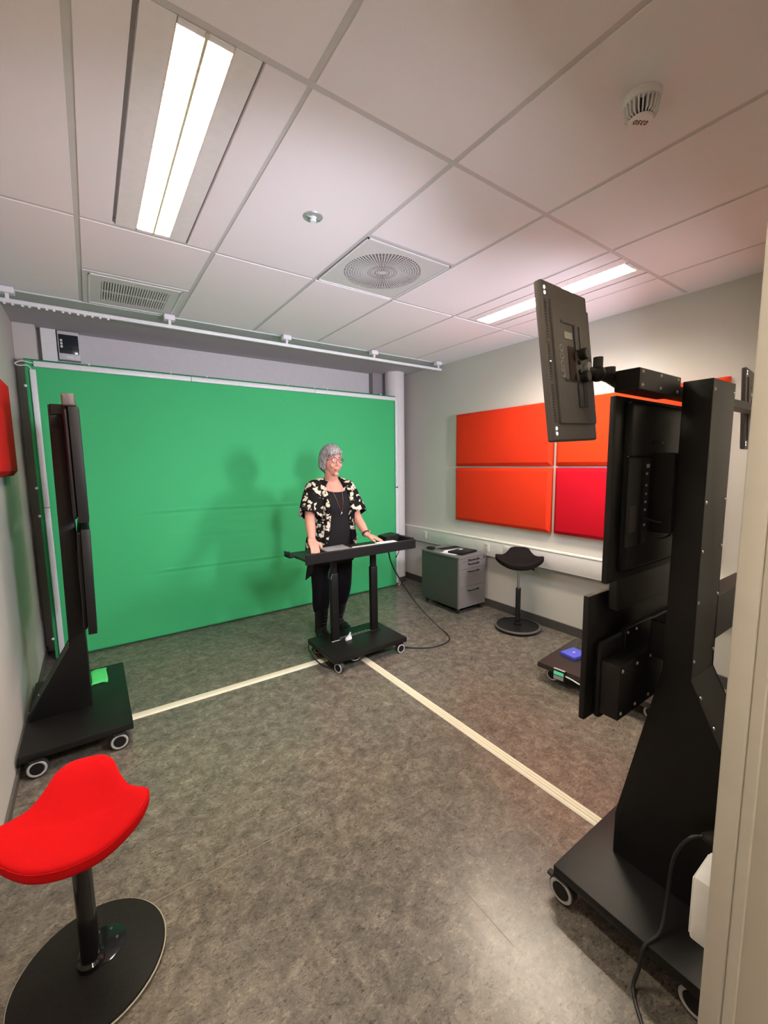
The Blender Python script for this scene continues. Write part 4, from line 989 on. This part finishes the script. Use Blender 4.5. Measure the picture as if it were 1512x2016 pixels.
def torso_r(z):
    """half width, half depth, y offset (towards back positive) of the torso at height z"""
    T = [(0.74, .175, .120, .02), (0.84, .190, .132, .02), (0.92, .192, .135, .015), (1.02, .178, .125, .0), (1.10, .172, .122, -.005), (1.20, .178, .125, -.008),
         (1.28, .185, .122, -.004), (1.34, .180, .108, .004), (1.38, .155, .088, .012), (1.41, .115, .070, .016), (1.44, .072, .058, .014), (1.47, .058, .054, .008)]
    if z <= T[0][0]: return T[0][1:]
    for a, b in zip(T, T[1:]):
        if z <= b[0]:
            k = (z-a[0])/(b[0]-a[0]); return tuple(a[i]+(b[i]-a[i])*k for i in (1, 2, 3))
    return T[-1][1:]
TCX = 1.682
def torso_pt(ph, z, off=0.0, sq=0.0):
    w, d, yo = torso_r(z)
    c, s = math.cos(ph), math.sin(ph)
    return V((TCX+(w+off)*c, PYY+yo+(d+off)*s, z))   # ph=-pi/2 is the front

shR, elR, wrR = V((1.522, .775, 1.366)), V((1.418, .660, 1.138)), V((1.352, .492, 0.985))
shL, elL, wrL = V((1.834, .775, 1.362)), V((1.860, .640, 1.112)), V((1.858, .478, 0.974))
hipR, knR, anR = V((1.590, .790, .86)), V((1.572, .800, .46)), V((1.592, .865, .10))
hipL, knL, anL = V((1.776, .795, .86)), V((1.806, .840, .44)), V((1.818, .965, .10))

def limb(mb, pts, rs, n=6, seg=16):
    sp = spline(pts, n); rr = []
    m = len(pts)-1
    for i in range(len(sp)):
        t = i/(len(sp)-1)*m; k = min(int(t), m-1); f = t-k
        rr.append(rs[k]+(rs[k+1]-rs[k])*f)
    mb.tube(sp, rr, seg)

body = MB()
# torso
def tg(i, j): return torso_pt(2*math.pi*i/28, 0.72+0.75*j/30)
rows = body.grid(tg, 28, 31, True)
body.bm.faces.new([rows[i][0] for i in range(28)]); body.bm.faces.new([rows[i][30] for i in range(27, -1, -1)])
# neck and head
limb(body, [(1.680, .778, 1.37), (1.676, .765, 1.44), hp(0, -.018, -.085), hp(0, -.012, -.03)], [.064, .056, .054, .056])
limb(body, [shR, (TCX-.07, .780, 1.405)], [.050, .042]); limb(body, [shL, (TCX+.07, .780, 1.405)], [.050, .042])
def head_pt(i, j):
    th = math.pi*j/22; ph = 2*math.pi*i/32
    x, y, z = math.sin(th)*math.cos(ph), math.sin(th)*math.sin(ph), math.cos(th)
    w, d, h = .071, .094, .125
    if z < 0:
        s = (-z)**1.4
        w *= 1-.33*s; d *= (1-.10*s) if y > 0 else (1-.42*s)
    if y > 0.5 and z > -0.6: d *= 0.985          # flatten the face a little
    X, Y, Z = w*x, d*y, h*z
    if y > 0 and z < -.3: Y += .010*(-z-.3)       # jaw comes forward
    return hp(X, Y, Z)
hv = [[body.bm.verts.new(head_pt(i, j)) for j in range(1, 22)] for i in range(32)]
tp, bt = body.bm.verts.new(head_pt(0, 0)), body.bm.verts.new(head_pt(0, 22))
for i in range(32):
    a, b = hv[i], hv[(i+1) % 32]
    body.bm.faces.new((tp, a[0], b[0])); body.bm.faces.new((bt, b[-1], a[-1]))
    for j in range(20): body.bm.faces.new((a[j], a[j+1], b[j+1], b[j]))
body.ell(hp(0, .090, -.022), (.013, .020, .014), 12, 8, HR)           # nose tip
limb(body, [hp(0, .084, .022), hp(0, .094, -.002), hp(0, .100, -.020)], [.008, .010, .011], 3, 10)
for s in (-1, 1):
    body.ell(hp(s*.011, .090, -.028), (.008, .011, .007), 10, 6, HR)    # nostril wings
    body.ell(hp(s*.036, .070, -.030), (.022, .015, .020), 14, 8, HR)    # cheeks
    body.ell(hp(s*.030, .078, .036), (.026, .010, .008), 12, 6, HR)     # brow
    body.ell(hp(s*.072, -.006, -.008), (.007, .018, .030), 12, 8, HR)   # ears
body.ell(hp(0, .071, -.104), (.024, .017, .016), 14, 8, HR)            # chin
body.ell(hp(0, .086, -.060), (.024, .010, .007), 14, 6, HR); body.ell(hp(0, .083, -.073), (.020, .010, .008), 14, 6, HR)
# arms
limb(body, [shR, (shR+elR)/2+V((-.006, .006, 0)), elR, (elR*.55+wrR*.45), wrR], [.055, .050, .041, .040, .028])
limb(body, [shL, (shL+elL)/2+V((.008, .006, 0)), elL, (elL*.55+wrL*.45), wrL], [.055, .050, .041, .039, .028])
# hands
def hand(mb, w, d, up, side, curl, spread=0.10):
    d = V(d).normalized(); up = V(up); up = (up-d*up.dot(d)).normalized(); lat = d.cross(up)*side   # lat points to the thumb side
    k = w+d*.088
    for f in (-.026, -.009, .009, .026):
        mb.tube([w-d*.01+lat*f*.62, w+d*.04+lat*f, k+lat*f], [.017, .0155, .012], 10, flat=(up, .85))
    for f, ln, r in ((.030, .068, .0085), (.0105, .078, .009), (-.0095, .072, .0085), (-.028, .056, .0075)):
        p = k-d*.012+lat*f; dd = (d+lat*f*spread*10*.35).normalized(); pts = [p]; ang = 0.06
        for q in range(3):
            ang += curl*(1.0 if q else .6)
            step = ln*(.45, .32, .23)[q]+(.012 if q == 0 else 0)
            p = p+(dd*math.cos(ang)-up*math.sin(ang))*step; pts.append(p)
        mb.tube(spline(pts, 3), [r]*7+[r*.95, r*.85, r*.62], 10)
    t0 = w+d*.022+lat*.020; t1 = t0+(d*.6+lat*.75-up*.12).normalized()*.040; t2 = t1+(d*.9+lat*.30-up*.22).normalized()*.034; t3 = t2+(d-up*.2).normalized()*.022
    mb.tube(spline([t0, t1, t2, t3], 3), [.014, .0135, .013, .012, .0115, .011, .0105, .0095, .009, .0065], 10)
hand(body, wrL, (.66, -.70, -.30), (0.1, -.1, 1), 1, .10)
hand(body, wrR, (-.15, -.75, -.42), (0, -.4, 1), -1, .34)
# legs under the trousers
limb(body, [hipR, (hipR+knR)/2, knR, (knR+anR)/2, anR], [.092, .078, .056, .044, .034])
limb(body, [hipL, (hipL+knL)/2, knL, (knL+anL)/2, anL], [.092, .078, .056, .044, .034])
limb(body, [anR+V((0, .01, -.03)), anR+V((-.004, -.05, -.055)), anR+V((-.010, -.11, -.065))], [.028, .026, .018])
limb(body, [anL+V((0, .01, -.03)), anL+V((.006, -.05, -.055)), anL+V((.014, -.11, -.065))], [.028, .026, .018])
bodyo = remeshed(body, 'body', M_SKIN, person, 0.0045, 3)

# --- face details
for s in (-1, 1):
    e = MB().ell(hp(s*.029, .076, .014), (.0125, .0110, .0085), 16, 10, HR).build('eye', mat('eye_white', (0.72, 0.68, 0.66), 0.25), person)
    MB().ell(hp(s*.029+.002, .0845, .014), (.0052, .003, .0056), 12, 8, HR).build('iris', mat('iris_dark', (0.03, 0.035, 0.05), 0.2), e)
    MB().tube([hp(s*.013, .089, .035), hp(s*.029, .088, .041), hp(s*.046, .074, .036)], [.0022, .003, .0016], 8).build('eyebrow', mat('brow_grey', (0.16, 0.11, 0.10), 0.8), person)
MB().tube(spline([hp(-.023, .082, -.066), hp(-.010, .0945, -.063), hp(0, .0955, -.0645), hp(.010, .0945, -.063), hp(.023, .082, -.066)], 3), [.0015]+[.0042]*11+[.0015], 8, flat=((0, 0, 1), .8)).build('lips', mat('lip_rose', (0.52, 0.13, 0.13), 0.4), person)
MB().tube(spline([hp(-.019, .088, -.0655), hp(0, .0985, -.067), hp(.019, .088, -.0655)], 4), .0018, 6).build('mouth_line', mat('mouth_dark', (0.10, 0.02, 0.02), 0.5), person)

# --- hair: layered short bob around the skull, open at the face
hb = MB()
def hair_layer(f0, f1, drop, thick, seed, a0, a1, n=34, m=14):
    def f(i, j):
        an = a0+(a1-a0)*i/(n-1)            # 0 = front, pi = back
        t = j/(m-1)
        side = abs(math.sin(an)); back = max(0, -math.cos(an)); front = max(0, math.cos(an))
        low = drop(an)
        th = t*low
        x, y, z = math.sin(th)*math.sin(an), math.sin(th)*math.cos(an), math.cos(th)
        wv = mnoise.noise(V((an*6, t*1.6, seed)))*.006+mnoise.noise(V((an*15, t*1.2, seed+5)))*.004
        k = thick+wv+.006*math.sin(t*math.pi)
        w, d, h = .074+k, .094+k+.012*back, .126+k*.9
        X, Y, Z = w*x, d*y, h*z
        if th > 1.7: X *= 1-.10*(th-1.7); Y *= 1-.22*(th-1.7) if y < 0 else 1
        return hp(X, Y-.004, Z)
    hb.grid(f, n, m)
pi = math.pi
hair_layer(0, 1, lambda a: 1.02+1.28*min(1, max(0, (abs(a)-(.95 if a < 0 else 1.35))/.50))+.10*max(0, abs(a)-2), .015, 1.0, -pi, pi, 72, 20)
hair_layer(0, 1, lambda a: 0.92+1.12*min(1, max(0, (abs(a)-(.85 if a < 0 else 1.30))/.55)), .023, 4.0, -pi, pi, 72, 18)
hair_layer(0, 1, lambda a: 0.80+.80*min(1, max(0, (abs(a)-(.6 if a < 0 else 1.1))/.6)), .028, 8.0, -pi, pi, 60, 14)
hair = hb.build('hair', M_HAIR, person, 180)
so = hair.modifiers.new('thick', 'SOLIDIFY'); so.thickness = 0.010; so.offset = -1
# fringe locks swept to her side and tufts at the nape
fr = MB()
for k in range(16):
    a = -1.05+1.55*k/15; rr = random.Random(k)
    st = hp(.060*math.sin(a)*.6-.015, .070, .108+.012*math.cos(a)); md = hp(.088*math.sin(a)*.95, .085*math.cos(a*.9)+.018, .082); en = hp(.090*math.sin(a)-.010, .082*math.cos(a)+.018, .060+rr.uniform(-.008, .010)+.022*max(-.6, a))
    fr.tube(spline([st, md, en], 4), [.010, .0115, .012, .0115, .010, .008, .006, .004, .0015], 8)
for k in range(18):
    a = pi*.47+pi*1.06*k/17; rr = random.Random(90+k)
    x, y = math.sin(a), math.cos(a)
    st = hp(.090*x, .100*y-.008, .01); md = hp(.093*x, .108*y-.012, -.035); en = hp(.078*x, .088*y-.008, -.088+rr.uniform(-.012, .012)+.022*abs(x))
    fr.tube(spline([st, md, en], 4), [.011, .0125, .013, .012, .011, .0095, .008, .005, .002], 8)
fr.build('hair_locks', M_HAIR, person, 180)

# --- glasses
gl = MB()
for s in (-1, 1):
    gl.ring(hp(s*.031, .100, .012), HR @ V((s*.18, 1, 0)), .0225, .0023, 28, 6)
gl.tube([hp(-.010, .103, .016), hp(0, .106, .019), hp(.010, .103, .016)], .002, 6)
for s in (-1, 1): gl.tube([hp(s*.053, .096, .018), hp(s*.074, .080, .018), hp(s*.079, .02, .014), hp(s*.077, -.02, .004)], .0020, 6)
gl.build('glasses', mat('glasses_frame', (0.10, 0.020, 0.022), 0.3), person)
for s in (-1, 1):
    MB().tube([hp(s*.076, -.004, -.040), hp(s*.077, -.004, -.052)], [.0025, .0035], 8).build('earring', M_CHROME, person)

# --- black top with scooped neck
tp_ = MB()
def top_pt(i, j):
    ph = 2*math.pi*i/56; t = j/26
    fr_ = max(0, -math.sin(ph))
    zmax = 1.418-.078*fr_**2.2-.012*abs(math.cos(ph))
    z = .72+(zmax-.72)*t
    fl = .016*max(0, (.95-z)/.23)
    p = torso_pt(ph, z, .010+fl+.003*math.sin(ph*9+z*5)*max(0, (1.25-z)))
    # bust and soft belly
    for sx in (-.085, .085):
        p.y -= .022*math.exp(-(((p.x-TCX-sx)/.065)**2+((z-1.225)/.07)**2))*(1 if math.sin(ph) < 0 else 0)
    p.y -= .020*math.exp(-(((p.x-TCX)/.14)**2+((z-1.0)/.12)**2))*(1 if math.sin(ph) < 0 else 0)
    return p
tp_.grid(top_pt, 56, 27, True)
top = tp_.build('top', M_TOP, person, 180)
so = top.modifiers.new('thick', 'SOLIDIFY'); so.thickness = 0.004; so.offset = 1

# --- open floral cardigan: back and two fronts, batwing sleeves
cd = MB()
def card_pt(i, j):
    n, m = 64, 34
    t = j/(m-1); u = i/(n-1)
    # angle runs from her right front edge round the back to her left front edge
    zc = 1.43-.71*t
    op = .52+.30*t*0.4+.12*math.exp(-((zc-1.40)/.05)**2)
    ph = -pi/2+op+(2*pi-2*op)*(1-u)
    back = max(0, math.sin(ph)); c = math.cos(ph)
    zlow = .86-.06*max(0, -c)**1.5*(1 if c < 0 else 0)+.06*max(0, c)
    z = 1.437+(zlow-1.437)*t
    drape = .022+.035*max(0, (1.12-z)/.4)
    drape += .010*math.sin(ph*7+1.3)*max(0, (1.25-z))*1.6+.004*mnoise.noise(V((ph*4, z*10, 2)))
    p = torso_pt(ph, z, drape)
    if math.sin(ph) < 0:
        for sx in (-.085, .085): p.y -= .018*math.exp(-(((p.x-TCX-sx)/.08)**2+((z-1.22)/.08)**2))
        p.y -= .006
    return p
cd.grid(card_pt, 64, 34)
def sleeve(sh, el, sgn, hem):
    d = (el-sh).normalized(); side = V((sgn, 0, 0)); side = (side-d*side.dot(d)).normalized(); fr2 = d.cross(side)
    start = sh+V((-sgn*.024, .004, .066))
    def f(i, j):
        t = j/17; a = 2*pi*i/30
        c = start+(el-start)*t*hem
        cap = math.sqrt(max(0, 1-(1-min(1, t/.22))**2))
        r = (.076+.018*min(1, t*1.3)+.006*math.sin(a*5+t*4+sgn)*t+.005*mnoise.noise(V((a*2, t*7, sgn*3))))*max(.02, cap)
        q = c+(side*math.cos(a)*r*1.0+fr2*math.sin(a)*r*.98)
        q.z -= .012*t*(1 if math.cos(a) < 0 else .2)
        return q
    cd.grid(f, 30, 18, True)
    limb(cd, [(TCX+sgn*.062, .790, 1.418), (TCX+sgn*.10, .785, 1.408), sh+V((0, .002, .010))], [.044, .052, .062], 4, 16)
sleeve(shR, elR, -1, .93); sleeve(shL, elL, 1, .90)
# collar folds along the opening
for s in (-1, 1):
    pts = [torso_pt(-pi/2+s*(1.35-.05), 1.425, .022), torso_pt(-pi/2+s*.82, 1.385, .028), torso_pt(-pi/2+s*.60, 1.31, .030), torso_pt(-pi/2+s*.55, 1.22, .046), torso_pt(-pi/2+s*.60, 1.08, .032), torso_pt(-pi/2+s*.64, .95, .036), torso_pt(-pi/2+s*.68, .84, .046)]
    for q in pts[1:]: q.y -= .006
    cd.tube(spline(pts, 5), .020, 8, flat=((0, 1, 0), .45))
card = cd.build('cardigan', M_FLORAL, person, 180)
so = card.modifiers.new('thick', 'SOLIDIFY'); so.thickness = 0.004; so.offset = 1
# long plain tail hanging at her right side
tl = MB()
def tail(i, j):
    u, t = i/10, j/12
    x = 1.478-.045*t+.20*u; y = .675+.10*(1-u)-.012*math.sin(u*8)+.03*t
    z = .95-.375*t*(1-.62*u)
    return (x-.010*math.sin(u*6+t*2)*t, y, z)
tl.grid(tail, 11, 13); tlo = tl.build('cardigan_tail', M_TOP, person, 180)
so = tlo.modifiers.new('thick', 'SOLIDIFY'); so.thickness = 0.004; so.offset = 0

# --- trousers and boots
tr_ = MB()
tr_.ell((TCX, PYY+.015, .86), (.196, .142, .13), 28, 16)
limb(tr_, [hipR+V((0, 0, .02)), (hipR+knR)/2, knR, (knR+anR)/2+V((0, .008, .02)), anR+(knR-anR).normalized()*.15], [.106, .100, .082, .074, .060], 8, 20)
limb(tr_, [hipL+V((0, 0, .02)), (hipL+knL)/2, knL, (knL+anL)/2+V((0, .008, .02)), anL+(knL-anL).normalized()*.15], [.106, .100, .082, .074, .060], 8, 20)
remeshed(tr_, 'trousers', M_TROUS, person, 0.008, 4)
for nm, an, kn, toe in (('boot', anR, knR, V((-.018, -.175, 0))), ('boot', anL, knL, V((.030, -.175, 0)))):
    bb = MB(); ld = (kn-an).normalized()
    limb(bb, [an+ld*.21, an+ld*.11, an+V((0, .008, .01)), an+V((0, .014, -.045))], [.064, .060, .054, .052], 5, 18)
    ft = V((an.x, an.y, 0))
    for f, r, zz in ((0.0, .046, .046), (.3, .046, .050), (.6, .046, .040), (.85, .040, .032), (1.0, .028, .026)):
        bb.ell(ft+V((0, .025, 0))+toe*f*.95+V((0, 0, zz+.004)), (r+.004, .055, zz), 16, 10)
    b_ = remeshed(bb, nm, M_BOOT, person, 0.006, 4)
    MB().ell(ft+V((0, .0, .0))+toe*.32+V((0, 0, .009)), (.047, .125, .010), 24, 6).build('sole', M_RUBBER, b_)
    for k in range(5):
        z = .078+.034*k; y0 = (an+ld*(z-.1)/max(.3, ld.z)).y-.060-(.045 if k == 0 else .012 if k == 1 else 0)
        MB().tube([(an.x-.024, y0+.008, z), (an.x, y0-.004, z+.006), (an.x+.024, y0+.008, z)], .0035, 6).build('lace', M_RUBBER, b_)

# --- necklace, pendant, watch
def chest(x, z, o=.004):
    w, d, yo = torso_r(z); y = PYY+yo-(d+.014)*math.sqrt(max(0, 1-(x/(w+.014))**2))
    for sx in (-.085, .085): y -= .022*math.exp(-(((x-sx)/.065)**2+((z-1.225)/.07)**2))
    y -= .020*math.exp(-((x/.14)**2+((z-1.0)/.12)**2))
    return V((TCX+x, y-o, z))
nk = [chest(-.068, 1.400, .012), chest(-.056, 1.36, .012), chest(-.034, 1.28), chest(-.012, 1.205, .006), chest(.004, 1.172, .008), chest(.014, 1.205, .006), chest(.026, 1.28), chest(.040, 1.36, .012), chest(.060, 1.400, .012)]
MB().tube(spline(nk, 5), .0013, 6).build('necklace', M_CHROME, person)
pn = MB().ell(chest(.004, 1.163, .010), (.009, .005, .009), 12, 8).build('pendant', M_CHROME, person)
MB().ell(chest(-.006, 1.156, .012), (.005, .004, .005), 10, 6).build('pendant_bead', M_CHROME, pn)
wd = (wrL-elL).normalized(); wc = wrL-wd*.018
wt = MB(); wt.ring(wc, wd, .0315, .004, 28, 6, 2.4); wt.build('watch_strap', mat('strap_brown', (0.035, 0.022, 0.018), 0.5), person)
sd = V((1, 0, 0)); sd = (sd-wd*sd.dot(wd)).normalized(); sd = (sd+V((0, -.3, .4))).normalized()
MB().lathe([(.016, 0), (.017, .006), (.014, .009)], wc+sd*.030, 20, axis=tuple(sd)).build('watch_face', mat('watch_gold', (0.55, 0.36, 0.20), 0.25, metal=0.7), person)
